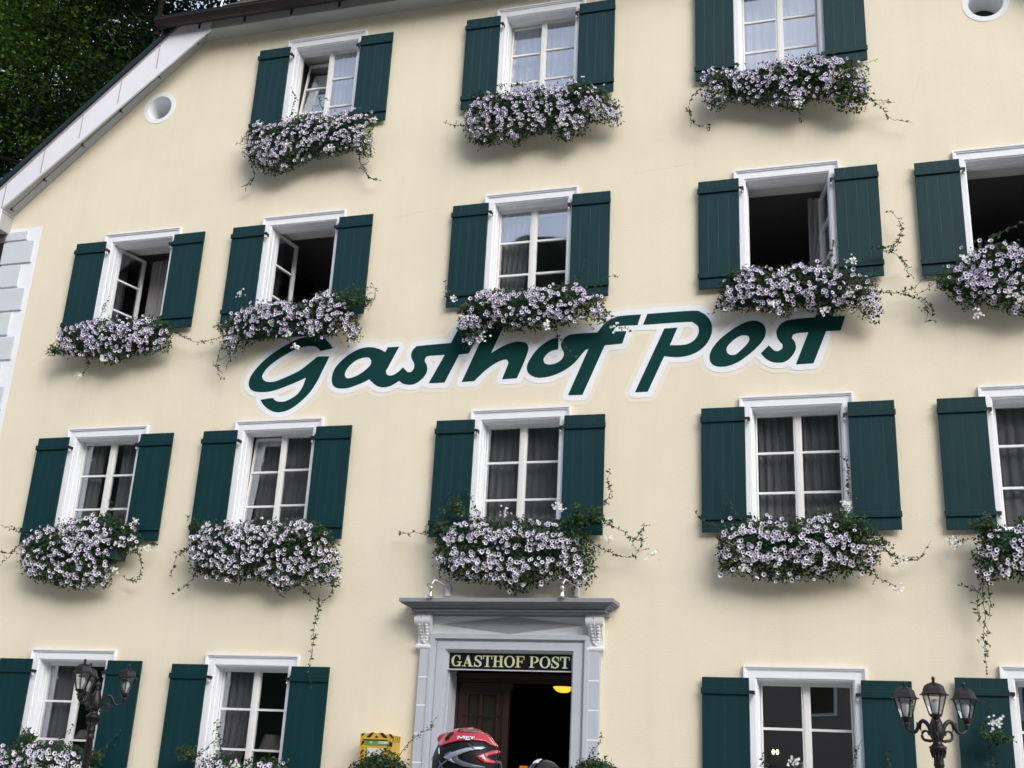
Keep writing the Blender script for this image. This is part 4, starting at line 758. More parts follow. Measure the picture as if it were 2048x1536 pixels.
# sign board with gilt serif letters
m = M(); m.box(-4.699, -3.191, .02, .06, 2.905, 3.114, 0)
ush2 = [(-4.699, -3.191, .004, .02, 3.098, 3.114), (-4.699, -3.191, .004, .02, 2.900, 2.914), (-4.699, -4.685, .004, .02, 2.914, 3.098), (-3.205, -3.191, .004, .02, 2.914, 3.098)]
for b in ush2: m.box(*b, 1)
sign = m.build('sign_board', [MT['signb'], MT['stone']], inn)
def arcpts(cx, cy, rx, ry, a0, a1, n=14): return [(cx + rx * math.cos(R(a0 + (a1 - a0) * i / n)), cy + ry * math.sin(R(a0 + (a1 - a0) * i / n))) for i in range(n + 1)]
def band(cx, cy, rx, ry, tx, ty, a0, a1, n=18):
    return arcpts(cx, cy, rx, ry, a0, a1, n) + arcpts(cx, cy, rx - tx, ry - ty, a1, a0, n)
def slab_box(x0, x1, y0, y1): return [(x0, y0), (x1, y0), (x1, y1), (x0, y1)]
TK, TN = .20, .075    # thick and thin strokes, letter height 1
def glyph(c):
    S = []; H_ = []
    if c == 'G': S = [band(.47, .5, .45, .52, TK, TN, 42, 318), slab_box(.72, .86, .0, .42), slab_box(.55, .98, .36, .43), slab_box(.74, .82, .62, 1.0)]; w = .98
    elif c == 'A': S = [[(.12, 0), (.19, 0), (.50, .88), (.44, 1)], [(.44, 1), (.36, .78), (.66, 0), (.88, 0), (.54, 1)], slab_box(.24, .68, .26, .33), slab_box(0, .32, 0, .07), slab_box(.56, 1.0, 0, .07)]; w = 1.0
    elif c == 'S': S = [band(.38, .74, .33, .28, .17, TN, 25, 265), band(.36, .27, .35, .29, .18, TN, -155, 95), [(.10, .62), (.25, .70), (.62, .42), (.66, .30), (.50, .28)], slab_box(.62, .69, .62, 1.0), slab_box(.03, .10, 0, .38)]; w = .74
    elif c == 'T': S = [slab_box(.33, .33 + TK, 0, 1), slab_box(0, .86, .92, 1), slab_box(0, .07, .68, .92), slab_box(.79, .86, .68, .92), slab_box(.20, .66, 0, .07)]; w = .86
    elif c == 'H': S = [slab_box(.12, .12 + TK, 0, 1), slab_box(.66, .66 + TK, 0, 1), slab_box(.32, .66, .47, .55)] + [slab_box(a, a + .43, b, b + .07) for a in (0, .55) for b in (0, .93)]; w = .98
    elif c == 'O': S = [band(.48, .5, .48, .52, TK, TN, 0, 359.9, 30)]; w = .96
    elif c == 'F': S = [slab_box(.12, .12 + TK, 0, 1), slab_box(0, .80, .93, 1), slab_box(.73, .80, .68, .93), slab_box(.32, .58, .48, .55), slab_box(.55, .62, .36, .67), slab_box(0, .46, 0, .07)]; w = .82
    elif c == 'P': S = [slab_box(.12, .12 + TK, 0, 1), slab_box(0, .50, .93, 1), slab_box(.30, .50, .42, .49), band(.48, .71, .36, .29, TK, TN, -92, 92), slab_box(0, .46, 0, .07)]; w = .86
    else: w = .30
    return S, w
word = 'GASTHOF POST'; gap = .06
tot = sum(glyph(c)[1] + gap for c in word) - gap
h = .128; sx_ = (1.43) / (tot); x = -4.66
for c in word:
    S, w_ = glyph(c)
    if c != ' ':
        m = M()
        for i, s in enumerate(S): m.poly([(x + p[0] * sx_, 2.943 + p[1] * h) for p in s], [], .0155 - i * .00025, .0199)
        m.build('gilt_letter', MT['gilt'], sign)
    x += (w_ + gap) * sx_
# door leaf and frame
m = M(); m.box(-4.699, -3.191, .36, .46, 2.80, 2.905); m.box(-4.699, -3.191, .34, .36, 2.86, 2.905); m.box(-4.699, -3.191, .35, .36, 2.80, 2.815)
m.box(-4.699, -4.67, .36, .46, .02, 2.80); m.box(-3.22, -3.191, .36, .46, .02, 2.80)
df = m.build('door_frame', MT['doorw'], inn, bevel=.004)
m = M(); x0, x1 = -4.668, -4.11
m.box(x0, x0 + .13, .38, .425, .02, 2.795); m.box(x1 - .08, x1, .38, .425, .02, 2.795); m.box(x0 + .13, x1 - .08, .38, .425, 2.67, 2.795); m.box(x0 + .13, x1 - .08, .38, .425, .02, 1.55)
m.box(x0 + .13, x1 - .08, .405, .415, 1.55, 2.67, 1)
for a, b, c_, d in ((x0 + .10, x1 - .05, 2.66, 2.685), (x0 + .10, x1 - .05, 1.54, 1.565), (x0 + .10, x0 + .13, 1.565, 2.66), (x1 - .08, x1 - .05, 1.565, 2.66)): m.box(a, b, .366, .38, c_, d)
m.box(-4.405, -4.365, .372, .404, 1.565, 2.66)
dl = m.build('entrance_door', [MT['doorw'], MT['doorg']], inn, bevel=.003)
m = M()
for z in (2.42, 2.13, 1.84): m.tube([(x0 + .06, .362, z), (x1 - .01, .362, z)], .006, 6); m.lathe([(.003, z - .012), (.012, z), (.003, z + .012)], 8, -4.385, .355)
m.build('iron_bar', MT['iron'], dl)
m = M()   # carved post with capital between the leaves
m.box(-4.10, -4.03, .345, .42, .02, 2.70); m.box(-4.125, -4.005, .33, .42, 2.76, 2.80); m.box(-4.115, -4.015, .337, .42, 2.73, 2.76); m.box(-4.108, -4.022, .341, .42, 2.70, 2.73)
for i in range(60): m.box(-4.075, -4.055, .339, .345, .6 + i * .034, .6 + i * .034 + .022)
m.build('carved_post', MT['doorw'], inn, bevel=.002)
m = M(); m.box(-3.27, -3.225, .47, 1.13, .02, 2.79); m.build('open_door_leaf', MT['doorw'], inn, bevel=.003)
def strokes(m, segs, ox, oz, s, y, t=.0022):
    for seg in segs: m.tube([(ox + p[0] * s, y, oz + p[1] * s) for p in seg], t, 4)
m = M()
CH = [[(0, .8), (.2, 1), (.4, .8), (.3, .5), (0, 0), (.45, 0)], [(.85, 1), (1.1, .9), (1.1, .2), (.85, 0), (.65, .2), (.65, .8), (.85, 1)], [(1.6, .5), (2.0, .5)], [(3.0, .9), (2.75, 1), (2.5, .7), (2.5, .3), (2.75, 0), (3.0, .1)], [(3.35, .35), (3.75, .35)], [(3.55, .55), (3.55, .15)], [(4.1, 0), (4.1, .9), (4.4, .3), (4.7, .9), (4.7, 0)]]
strokes(m, CH, -4.46, 2.715, .048, .377)
m.build('chalk_mark', MT['chalk'], dl)
# lit bowl lamp in the hall
MT['glowy'] = mat('lit amber glass', (.9, .6, .1), 0.35, emit=(1, .56, .05), estr=.62)
o = thing('ceiling_lamp', 'lit amber bowl lamp hanging in the dark open doorway', 'ceiling lamp', (-3.80, 2.0, 2.83))
m = M(); m.lathe([(.01, .0), (.05, .004), (.09, .02), (.118, .045), (.132, .072)], 24, cap=False); m.build('glass_bowl', MT['glowy'], o, smooth=True)
m = M()
for i in range(3): a = i * 2.09 + .3; m.tube([(.13 * math.cos(a), .13 * math.sin(a), .07), (0, 0, .38)], .004, 5)
m.tube([(0, 0, .38), (0, 0, .50)], .008); m.tube([(.115, -.06, .06), (.115, -.06, -.03)], .004, 5)
m.build('hanger', MT['iron'], o)
MT['glowo'] = mat('orange glow', (.5, .16, .01), .5, emit=(1, .25, .01), estr=.25)
o = thing('table_lamp', 'small orange lamp low in the doorway behind the red helmet', 'lamp', (-4.35, 2.2, 1.55))
m = M(); m.lathe([(.09, .0), (.085, .18), (.05, .36)], 16, cap=False); m.build('lamp_shade', MT['glowo'], o, smooth=True)
m = M(); m.lathe([(.06, -.3), (.06, -.28), (.02, -.2), (.02, .04)], 12); m.build('lamp_base', MT['doorw'], o)
m = M(); m.box(-.35, .35, -.2, .2, 1.0, 1.25)
for sx in (-.3, .3):
    for sy in (-.15, .15): m.box(sx - .02, sx + .02, sy - .02, sy + .02, .02, 1.0)
tag(m.build('sideboard', MT['doorw'], loc=(-4.35, 2.2, 0)), 'dark hall table deep inside the entrance under the orange lamp', 'table')
# spotlights over the cornice
for px, lab in ((-4.745, 'white wall spotlight above the left end of the door cornice'), (-3.165, 'white wall spotlight above the right end of the door cornice')):
    o = thing('wall_spotlight', lab, 'spotlight', (px, 0, 3.82))
    m = M(); m.box(-.034, .034, -.045, 0, -.078, .078); m.build('wall_plate', MT['lampm'], o, bevel=.018)
    M().tube([(0, -.035, .03), (-.03, -.18, .062), (-.055, -.33, .075), (-.062, -.355, .06), (-.075, -.375, .02)], .0085, 8).build('arm', MT['lampm'], o, smooth=True)
    m = M(); m.lathe([(.033, -.135), (.034, -.120), (.022, -.100), (.020, -.05), (.026, -.04), (.027, -.02), (.012, .0), (.006, .005)], 16, -.08, -.385); m.build('lamp_head', MT['chrome'], o, smooth=True)
    m = M(); m.tube([(-.08, -.385, .0), (-.10, -.40, .018), (-.125, -.39, .015), (-.13, -.385, -.005), (-.11, -.385, -.018), (-.09, -.385, -.01)], .0035, 6); m.build('cable', MT['iron'], o)
# hazard striped letter box
lb = thing('letter_box', 'yellow letter box with black hazard stripes on the wall left of the entrance', 'letter box', (0, 0, 0))
m = M(); bx0, bx1, bz0, bz1 = PB['body'][0][0], PB['body'][1][0], 1.815, 2.143
top = [(bx0, bz1 - .012), (bx0, bz0), (bx1, bz0), (bx1, bz1 - .012)] + [(bx1 + (bx0 - bx1) * t, bz1 - .012 + .018 * math.sin(math.pi * t)) for t in np.linspace(.1, .9, 9)]
m.poly(top, [], -.27, 0.0); m.build('housing', MT['yel'], lb, bevel=.004)
m = M()
for q in PB['blk']: m.poly(q[::-1] if False else q, [], -.2735, None)
for i in range(4): m.quad((bx1 + .0005, -.24 + i * .06, bz1 - .085), (bx1 + .0005, -.215 + i * .06, bz1 - .085), (bx1 + .0005, -.20 + i * .06, bz1 - .015), (bx1 + .0005, -.225 + i * .06, bz1 - .015))
m.build('hazard_stripes', MT['blk'], lb)
m = M(); m.box(PB['lip'][0][0], PB['lip'][1][0], -.295, -.2705, PB['lip'][1][1] - .012, PB['lip'][0][1]); m.build('slot_flap', MT['yel'], lb, bevel=.003)
g_ = PB['green']; m = M(); m.box(g_[0][0], g_[1][0], -.276, -.2705, g_[3][1], g_[0][1]); gl = m.build('green_label', MT['grn'], lb)
m = M(); m.box(PB['white_l'][0][0], PB['white_l'][1][0], -.2775, -.2762, PB['white_l'][2][1], PB['white_l'][0][1])
e = PB['emb'][0]; m.poly(circ(e[0], e[1], .0125, 18), [], -.278, -.2762); m.build('white_mark', MT['paper'], lb)
m = M(); m.poly([(e[0] - .004, e[1] - .008), (e[0] + .002, e[1] - .006), (e[0] + .007, e[1] + .008), (e[0] - .001, e[1] + .006)], [], -.2795, -.2782)
for i in range(5): zz = PB['white_l'][2][1] + .005; xx = PB['white_l'][0][0] + .008 + i * .013; m.box(xx, xx + .008, -.2785, -.2777, zz + .004, zz + .010)
m.build('label_print', MT['grn'], lb)
p = PB['frame']; m = M(); ax0, ax1, az0, az1 = p[0][0], p[1][0], 1.822, p[0][1]
m.box(ax0, ax1, -.278, -.2705, az0, az1); m.build('poster_frame', MT['yel'], lb, bevel=.002)
p = PB['poster']; m = M(); m.box(ax0 + .010, ax1 - .010, -.280, -.2782, az0 + .010, az1 - .012); m.build('poster', MT['paper'], lb)
m = M(); m.poly([(a, b) for a, b in PB['ylogo']], [], -.2812, -.2802); m.build('poster_mark', mat('yellow print', (.62, .60, .04), .6), lb)
m = M(); m.box(ax1 + .008, ax1 + .024, -.276, -.2705, az1 - .055, az1 - .03); m.build('lock_plate', MT['wood'], lb, bevel=.002)

# street lamps ---------------------------------------------------------------
def lathe6(m, prof, cx, cy, mi=0): m.lathe(prof, 6, cx, cy, mi, rot=R(30), cap=True)
def street_lamp(x, y, rot, label):
    o = thing('street_lamp', label, 'street lamp', (x, y, 0), rot, 'cast iron street lamps in front of the inn')
    m = M()
    m.lathe([(.16, 0), (.16, .05), (.13, .08), (.12, .30), (.09, .36), (.075, .42), (.075, .80), (.09, .83), (.07, .87), (.048, .95), (.036, 1.2), (.033, 1.90), (.040, 1.905), (.043, 1.92), (.036, 1.935), (.036, 1.965), (.043, 1.975), (.040, 1.99), (.038, 2.03), (.050, 2.09), (.068, 2.105), (.070, 2.12), (.050, 2.13), (.036, 2.15), (.036, 2.17)], 24)
    m.lathe([(.036, 2.17), (.055, 2.20), (.06, 2.25), (.048, 2.31), (.034, 2.345), (.028, 2.37), (.022, 2.375)], 16)
    m.lathe([(.018, 2.375), (.026, 2.385), (.014, 2.395), (.024, 2.41), (.028, 2.425), (.022, 2.445), (.006, 2.462)], 12)
    for i in range(12):
        a = i * math.pi / 6; m.tube([(.046 * math.cos(a), .046 * math.sin(a), 2.035), (.062 * math.cos(a), .062 * math.sin(a), 2.095)], .006, 5)
    m.build('pole', MT['cast'], o, smooth=True)
    for k in range(3):
        a = k * 2.0944; ca, sa = math.cos(a), math.sin(a)
        P_ = lambda r, z, w=0.0: (r * ca - w * sa, r * sa + w * ca, z)
        m = M()
        pts = catmull([np.array(P_(r, z)) for r, z in ((.04, 2.20), (.07, 2.285), (.115, 2.325), (.155, 2.30), (.185, 2.245), (.225, 2.235), (.262, 2.262), (.272, 2.30))], 5)
        rr_ = [.019 - .007 * (i / (len(pts) - 1)) for i in range(len(pts))]
        m.tube([tuple(p) for p in pts], rr_, 8)
        sc = []
        for i in range(20):
            t = i / 19; an = -1.9 + t * 5.2; rad = .046 - .022 * t; sc.append(P_(.098 + rad * math.cos(an), 2.215 + rad * math.sin(an) * 1.0))
        sc = [P_(.045, 2.17), P_(.07, 2.165)] + sc
        m.tube(sc, [.013 - .005 * i / len(sc) for i in range(len(sc))], 7)
        m.tube([P_(.145, 2.30), P_(.15, 2.265), P_(.14, 2.245)], [.012, .010, .003], 6); m.tube([P_(.17, 2.29), P_(.178, 2.32)], [.009, .003], 6)
        m.build('arm', MT['cast'], o, smooth=True)
        cx_, cy_ = .272 * ca, .272 * sa; T = 2.655
        m = M()
        m.lathe([(.016, T - .395), (.020, T - .36), (.032, T - .352), (.030, T - .342), (.018, T - .335), (.030, T - .322), (.048, T - .312), (.050, T - .300), (.046, T - .296)], 14, cx_, cy_)
        lathe6(m, [(.112, T - .150), (.114, T - .142), (.098, T - .136), (.088, T - .120), (.083, T - .100), (.074, T - .078), (.052, T - .060), (.022, T - .050), (.010, T - .046)], cx_, cy_)
        m.lathe([(.008, T - .046), (.015, T - .038), (.011, T - .032), (.016, T - .02), (.012, T - .008), (.002, T)], 10, cx_, cy_)
        for i in range(6):
            b = R(30) + i * math.pi / 3
            m.tube([(cx_ + .090 * math.cos(b), cy_ + .090 * math.sin(b), T - .146), (cx_ + .046 * math.cos(b), cy_ + .046 * math.sin(b), T - .300)], .0055, 5)
        m.build('lantern_frame', MT['cast'], o)
        m = M(); m.lathe([(.044, T - .298), (.087, T - .147)], 6, cx_, cy_, rot=R(30), cap=False); m.build('lantern_glass', MT['lglass'], o)
        m = M(); m.lathe([(.012, T - .295), (.016, T - .27), (.030, T - .235), (.034, T - .215), (.026, T - .19), (.008, T - .178)], 14, cx_, cy_); m.build('bulb', MT['bulb'], o, smooth=True)
    return o
street_lamp(.525, -2.6, R(-93), 'street lamp at the right, its three lanterns before the bare wall between two windows')
street_lamp(-7.525, -2.6, R(29), 'street lamp at the lower left standing before the leftmost ground floor window')

# flower boxes ---------------------------------------------------------------
def fnoise(P, seed, s=9.0):
    r = np.random.default_rng(seed); z = np.zeros(len(P))
    for k in range(7):
        a = r.uniform(0, 6.28); f = s * r.uniform(.5, 2.2); z += np.sin((P[:, 0] * math.cos(a) + P[:, 1] * math.sin(a)) * f + r.uniform(0, 6.28))
    return z / 3.0
BLAB = {'A1': 'planter of lavender petunias under the leftmost attic window, below its tilted sash', 'A2': 'planter of lavender petunias under the middle attic window',
 'A3': 'planter of lavender petunias under the attic window cut by the photo top', 'B1': 'planter of lavender petunias under the leftmost second floor window',
 'B2': 'planter of lavender petunias hanging just over the big painted letter G', 'B3': 'planter of lavender petunias under the second floor window above the letters t and h',
 'B4': 'planter of lavender petunias under the wide open window above the painted word post', 'B5': 'planter of lavender petunias under the second floor window at the right photo edge',
 'C1': 'planter of pale petunias under the leftmost first floor window', 'C2': 'planter of pale petunias with a long vine trailing down to the ground floor shutter',
 'C3': 'planter of pale petunias directly above the entrance cornice', 'C4': 'planter of pale petunias under the first floor window right of the entrance',
 'C5': 'planter of pale petunias with a straight hanging vine at the right photo edge', 'D1': 'planter of pale petunias behind the left street lamp at the lower left corner',
 'D2': 'planter of pale petunias at the bottom edge under the window with the lamp shade', 'D4': 'planter with thin climbing stems under the ground floor window beside the right street lamp',
 'D5': 'planter with a climbing vine under the ground floor window at the lower right corner'}
FN = [0]
for n, fd in FD.items():
    seed = sum(ord(c) * 7 ** i for i, c in enumerate(n)); nrng = np.random.default_rng(seed)
    wx, wz = win[n]; o = thing('flower_box', BLAB[n], 'flower box', (wx, 0, wz - 1.76), 0, 'flower boxes under the windows')
    def L(P): return P - np.array([0, 0, -1.76])   # window coordinates to box coordinates
    m = M(); m.box(-.64, .64, -.27, -.255, 0, .2); m.box(-.64, .64, -.07, -.055, 0, .2); m.box(-.64, -.62, -.255, -.07, 0, .2); m.box(.62, .64, -.255, -.07, 0, .2); m.box(-.62, .62, -.255, -.07, 0.0, .16)
    m.box(-.65, .65, -.28, -.27, .185, .2)
    for s in (-.45, .45): m.box(s - .012, s + .012, -.29, 0.0, -.012, -.0005)
    m.build('planter_box', MT['boxg'], o, bevel=.003)
    poly = np.array(fd['m']); lo, hi = poly.min(0) - .02, poly.max(0) + .02
    area = abs(sum(poly[i][0] * poly[(i + 1) % len(poly)][1] - poly[(i + 1) % len(poly)][0] * poly[i][1] for i in range(len(poly)))) / 2
    def sample(N):
        P = nrng.uniform(lo, hi, (N * 4, 2)); j = nrng.normal(0, .034, P.shape)
        return P[inpoly(P + j, poly)][:N]
    green = np.array(fd['g']) if fd['g'] else np.zeros((0, 3))
    row = n[0]
    big = {'A': .92, 'B': 1.0, 'C': 1.0, 'D': 1.05}[row]
    # leaves
    Nl = int(area * 6800); P = sample(Nl); d = segdist(P, poly)
    bul = np.minimum(d / .16, 1) ** .5
    y = -.15 - .17 * bul * nrng.uniform(.1, 1.0, len(P)) - nrng.uniform(0, .05, len(P))
    pts = np.stack([P[:, 0], y, P[:, 1]], 1); nr = np.stack([nrng.normal(0, .6, len(P)), -np.abs(nrng.normal(.7, .4, len(P))), nrng.normal(.35, .5, len(P))], 1)
    v, f = scatter(LEAF_V, LEAF_F, L(pts), nr, nrng.uniform(.028, .055, len(P)))
    vs, fs = [v], [f]; off = len(v)
    for gx_, gz_, gr in fd['g']:
        q = []
        for sgi in range(9):   # a few leafy shoots instead of a ball
            an = nrng.uniform(.1, 3.04); le = gr * nrng.uniform(.7, 1.7); b0 = np.array([gx_ + nrng.normal(0, gr * .4), gz_ - gr * .8]); tt = nrng.uniform(0, 1, int(le * 210) + 6)[:, None]
            cv = np.array([np.cos(an), np.sin(an)]); q.append(b0 + cv * le * tt + np.array([0, -.35 * le]) * tt ** 2 * abs(np.cos(an)) + nrng.normal(0, .012, (len(tt), 2)))
        P2 = np.concatenate(q); k = len(P2)
        pts = np.stack([P2[:, 0], -.27 - nrng.uniform(-.05, .09, k), P2[:, 1]], 1)
        nr = np.stack([nrng.normal(0, .5, k), -np.abs(nrng.normal(.8, .4, k)), nrng.normal(.5, .5, k)], 1)
        v, f = scatter(LEAF_V, LEAF_F, L(pts), nr, nrng.uniform(.028, .055, k)); vs.append(v); fs.append(f + off); off += len(v)
    npmesh('foliage', np.concatenate(vs), np.concatenate(fs), MT['leaf'], o)
    # blossoms on the outer surface, in drifts
    Nb = int(area * {'A': 370, 'B': 400, 'C': 335, 'D': 340}[row]); P = sample(Nb * 4)
    keep = fnoise(P, seed + 1, 22) > -.28
    for gx_, gz_, gr in fd['g']: keep &= ~((np.hypot(P[:, 0] - gx_, P[:, 1] - gz_) < gr * .85) & (nrng.uniform(0, 1, len(P)) < .85))
    P = P[keep]; sel = []; cell = {}
    for p in P:   # keep blossoms from stacking exactly
        c = (int(p[0] / .03), int(p[1] / .03))
        if cell.get(c, 0) < (1 if nrng.uniform() < .8 else 2): cell[c] = cell.get(c, 0) + 1; sel.append(p)
        if len(sel) >= Nb: break
    P = np.array(sel); P = P[(segdist(P, poly) > .016) | (nrng.uniform(0, 1, len(P)) < .25)]; d = segdist(P, poly); bul = np.minimum(d / .15, 1) ** .5
    y = -.20 - .17 * bul - nrng.uniform(-.03, .035, len(P))
    pts = np.stack([P[:, 0], y, P[:, 1]], 1); cen = poly.mean(0)
    nr = np.stack([(P[:, 0] - cen[0]) * .35 + nrng.normal(0, .42, len(P)) + .12, -np.full(len(P), 1.) + nrng.normal(0, .18, len(P)), nrng.normal(-.12, .42, len(P)) + (P[:, 1] - cen[1]) * .8], 1)
    v, f = scatter(BL_V, BL_F, L(pts), nr, (.0165 + .018 * nrng.beta(2.2, 1.8, len(P))) * big)
    npmesh('petunia_blossoms', v, f, [MT['petal'] if row in 'AB' else MT['petalw'], MT['eye'], MT['rim']], o, mi=np.tile(BL_M, len(P)))
    # white clustered blossoms
    vs, fs, off = [], [], 0
    for gx_, gz_ in fd['w']:
        k = int(nrng.integers(14, 24)); q = nrng.normal(0, 1, (k, 3)) * [.032, .02, .028]; pts = q + [gx_, -.36 if abs(gx_) < .75 else -.22, gz_]
        nr = np.stack([nrng.normal(0, .4, k), -np.ones(k), nrng.normal(-.1, .4, k)], 1)
        v, f = scatter(STAR_V, STAR_F, L(pts), nr, nrng.uniform(.014, .021, k)); vs.append(v); fs.append(f + off); off += len(v)
    npmesh('white_blossoms', np.concatenate(vs), np.concatenate(fs), MT['wpet'], o)
    # tendrils
    for vi, tr in enumerate(fd['v']):
        tr = [tuple(t) for t in tr]
        y0 = -.24
        pts3 = []; q = catmull(tr, 7)
        for i, p in enumerate(q):
            t = i / (len(q) - 1); yy = y0 + .09 * min(1, t * 1.5) if not (n == 'B3' and vi == 2) else -.2 + .1 * t
            pts3.append((p[0] + nrng.normal(0, .0045), yy + nrng.normal(0, .006), p[1] + nrng.normal(0, .0045) + 1.76))
        m = M(); m.tube(pts3, .0042, 4, taper=.45); arr = np.array(pts3)
        seg = np.linalg.norm(np.diff(arr, axis=0), axis=1); cum = np.concatenate([[0], np.cumsum(seg)]); Ln = cum[-1]
        nl = max(4, int(Ln / .020)); tt = np.sort(nrng.uniform(0, Ln, nl)); lp_ = np.stack([np.interp(tt, cum, arr[:, c]) for c in range(3)], 1)
        dens = 1 - .45 * tt / Ln; kk = nrng.uniform(0, 1, nl) < dens; lp_ = lp_[kk]; nl = len(lp_)
        nr = np.stack([nrng.normal(0, .5, nl), -np.ones(nl), nrng.normal(.2, .6, nl)], 1)
        v, f = scatter(LEAF_V, LEAF_F, lp_, nr, nrng.uniform(.022, .050, nl) * (1.15 if Ln > .5 else 1), spin=nrng.uniform(0, 6.28, nl))
        # short side twigs
        for q_ in range(int(Ln / .12)):
            t0 = nrng.uniform(.1, .9) * Ln; b_ = np.array([np.interp(t0, cum, arr[:, c]) for c in range(3)]); dd = np.array([nrng.normal(0, .05), nrng.normal(0, .02), nrng.normal(-.01, .045)])
            m.tube([tuple(b_), tuple(b_ + dd * .6 + [0, 0, .008]), tuple(b_ + dd)], .0026, 3)
            lv, lf = scatter(LEAF_V, LEAF_F, np.array([b_ + dd * .7, b_ + dd]), np.array([[.3, -1, .2], [-.3, -1, .1]]), np.array([.03, .026])); f = np.concatenate([f, lf + len(v)]); v = np.concatenate([v, lv])
        st_ = m.build('tendril', MT['stem'], o)
        npmesh('leaves', v, f, MT['leafd'], st_)

# shrubs at the door ---------------------------------------------------------
def potted(x, y, zt, rad, label, twig):
    global nrng
    nrng = np.random.default_rng(int(abs(x) * 100))
    o = thing('potted_shrub', label, 'potted shrub', (x, y, .14), 0, 'potted shrubs beside the entrance')
    m = M(); m.lathe([(.17, 0), (.19, .02), (.24, .40), (.26, .41), (.26, .46), (.23, .46), (.22, .42)], 24); m.build('pot', mat('terracotta', (.34, .14, .07), .85, .2, var=.2), o, smooth=False)
    m = M(); m.tube([(0, 0, .40), (.01, 0, .9), (0, .01, zt - .75)], .02, 8, taper=.7)
    for i in range(9):
        a = i * .7; m.tube([(0, 0, zt - 1.05), (rad * .4 * math.cos(a), rad * .4 * math.sin(a), zt - .6), (rad * .75 * math.cos(a), rad * .75 * math.sin(a), zt - .38)], .008, 5, taper=.4)
    tw = [(p[0] - x, p[1] - y, p[2] - .14) for p in twig]
    m.tube([tuple(p) for p in catmull(tw, 5)], .004, 5, taper=.5)
    m.build('stems', MT['bark'], o)
    N = 5200; q = nrng.normal(0, 1, (N, 3)); q /= np.linalg.norm(q, axis=1, keepdims=True); q *= nrng.uniform(.25, 1.0, (N, 1)) ** .45
    r_ = 1 + .16 * np.sin(q[:, 0] * 9 + 1) * np.sin(q[:, 2] * 8) + nrng.normal(0, .09, N); pts = q * r_[:, None] * [rad, rad, rad * .82] + [0, 0, zt - .14 - rad * .82]
    v, f = scatter(LEAF_V, LEAF_F, pts, q + nrng.normal(0, .7, q.shape), nrng.uniform(.03, .055, N))
    ta = np.array(catmull(tw, 5)); ii_ = nrng.integers(0, len(ta), 34); lp_ = ta[ii_] + nrng.normal(0, .012, (34, 3))
    v2, f2 = scatter(LEAF_V, LEAF_F, lp_, nrng.normal(0, 1, (34, 3)) + [0, -1, 0], nrng.uniform(.025, .04, 34))
    npmesh('foliage', np.concatenate([v, v2]), np.concatenate([f, f2 + len(v)]), MT['leaf'], o)
potted(-5.08, -.85, 1.93, .36, 'bushy potted shrub left of the entrance below the yellow box', [(-4.95, -.8, 1.82), (-4.82, -.78, 2.02), (-4.70, -.74, 2.14), (-4.60, -.72, 2.2), (-4.55, -.7, 2.30)])
potted(-2.72, -.85, 1.95, .27, 'bushy potted shrub right of the entrance', [(-2.80, -.8, 1.85), (-2.78, -.8, 2.02), (-2.70, -.78, 2.10), (-2.66, -.78, 2.2)])

# forest trees behind --------------------------------------------------------
def tree_mesh(seed, H_, cr, nclump, nleaf, leafs):
    r = np.random.default_rng(seed)
    m = M(); zc = H_ * .62
    m.tube([(0, 0, -1), (.1, .05, H_ * .3), (-.1, .1, H_ * .6), (.05, 0, H_ * .93)], [.36, .28, .17, .05], 10)
    cl = []
    for i in range(nclump):
        z = float(r.uniform(.22, 1.0) * H_); prof = math.sin(min(1, (z / H_ - .12) / .88) * math.pi) ** .6 * cr * (1.12 - .45 * z / H_)
        a = r.uniform(0, 6.283); q = r.uniform(.25, 1) ** .6 * prof; c = np.array([q * math.cos(a), q * math.sin(a), z]); cl.append(c)
        if i % 2 == 0:
            b0 = np.array([0, 0, z - q * .35]); mid = (b0 + c) / 2 + [0, 0, -.15]
            m.tube([tuple(b0), tuple(mid), tuple(c)], [.09, .05, .02], 5)
    cl = np.array(cl); k = nleaf // nclump
    idx = np.repeat(np.arange(nclump), k); N = len(idx); rad = r.uniform(.75, 1.5, nclump)[idx]
    u = r.normal(0, 1, (N, 3)); u /= np.linalg.norm(u, axis=1, keepdims=True); u *= r.uniform(0, 1, (N, 1)) ** .42
    pts = cl[idx].astype(float) + u * rad[:, None] * [1.15, 1.15, .42]; pts[:, 2] -= .10 * np.hypot(u[:, 0], u[:, 1]) ** 2 * rad
    nr = u * .5 + r.normal(0, .55, (N, 3)) + [0, 0, .9]
    size = r.uniform(.7, 1.3, N) * leafs
    global nrng
    nrng = r
    v, f = scatter(LEAF2_V, LEAF2_F, pts, nr, size)
    return m, v, f
kinds = []
for seed, H_, cr, ncl, nlf, ls, mt in ((3, 21, 4.6, 130, 27000, .135, 'tleaf'), (8, 24, 5.2, 130, 27000, .14, 'tleafd')):
    kinds.append((tree_mesh(seed, H_, cr, ncl, nlf, ls), mt))
def hz_(x, y): return float(hill_back(np.array([[x]]), np.array([[y]]))[0, 0])
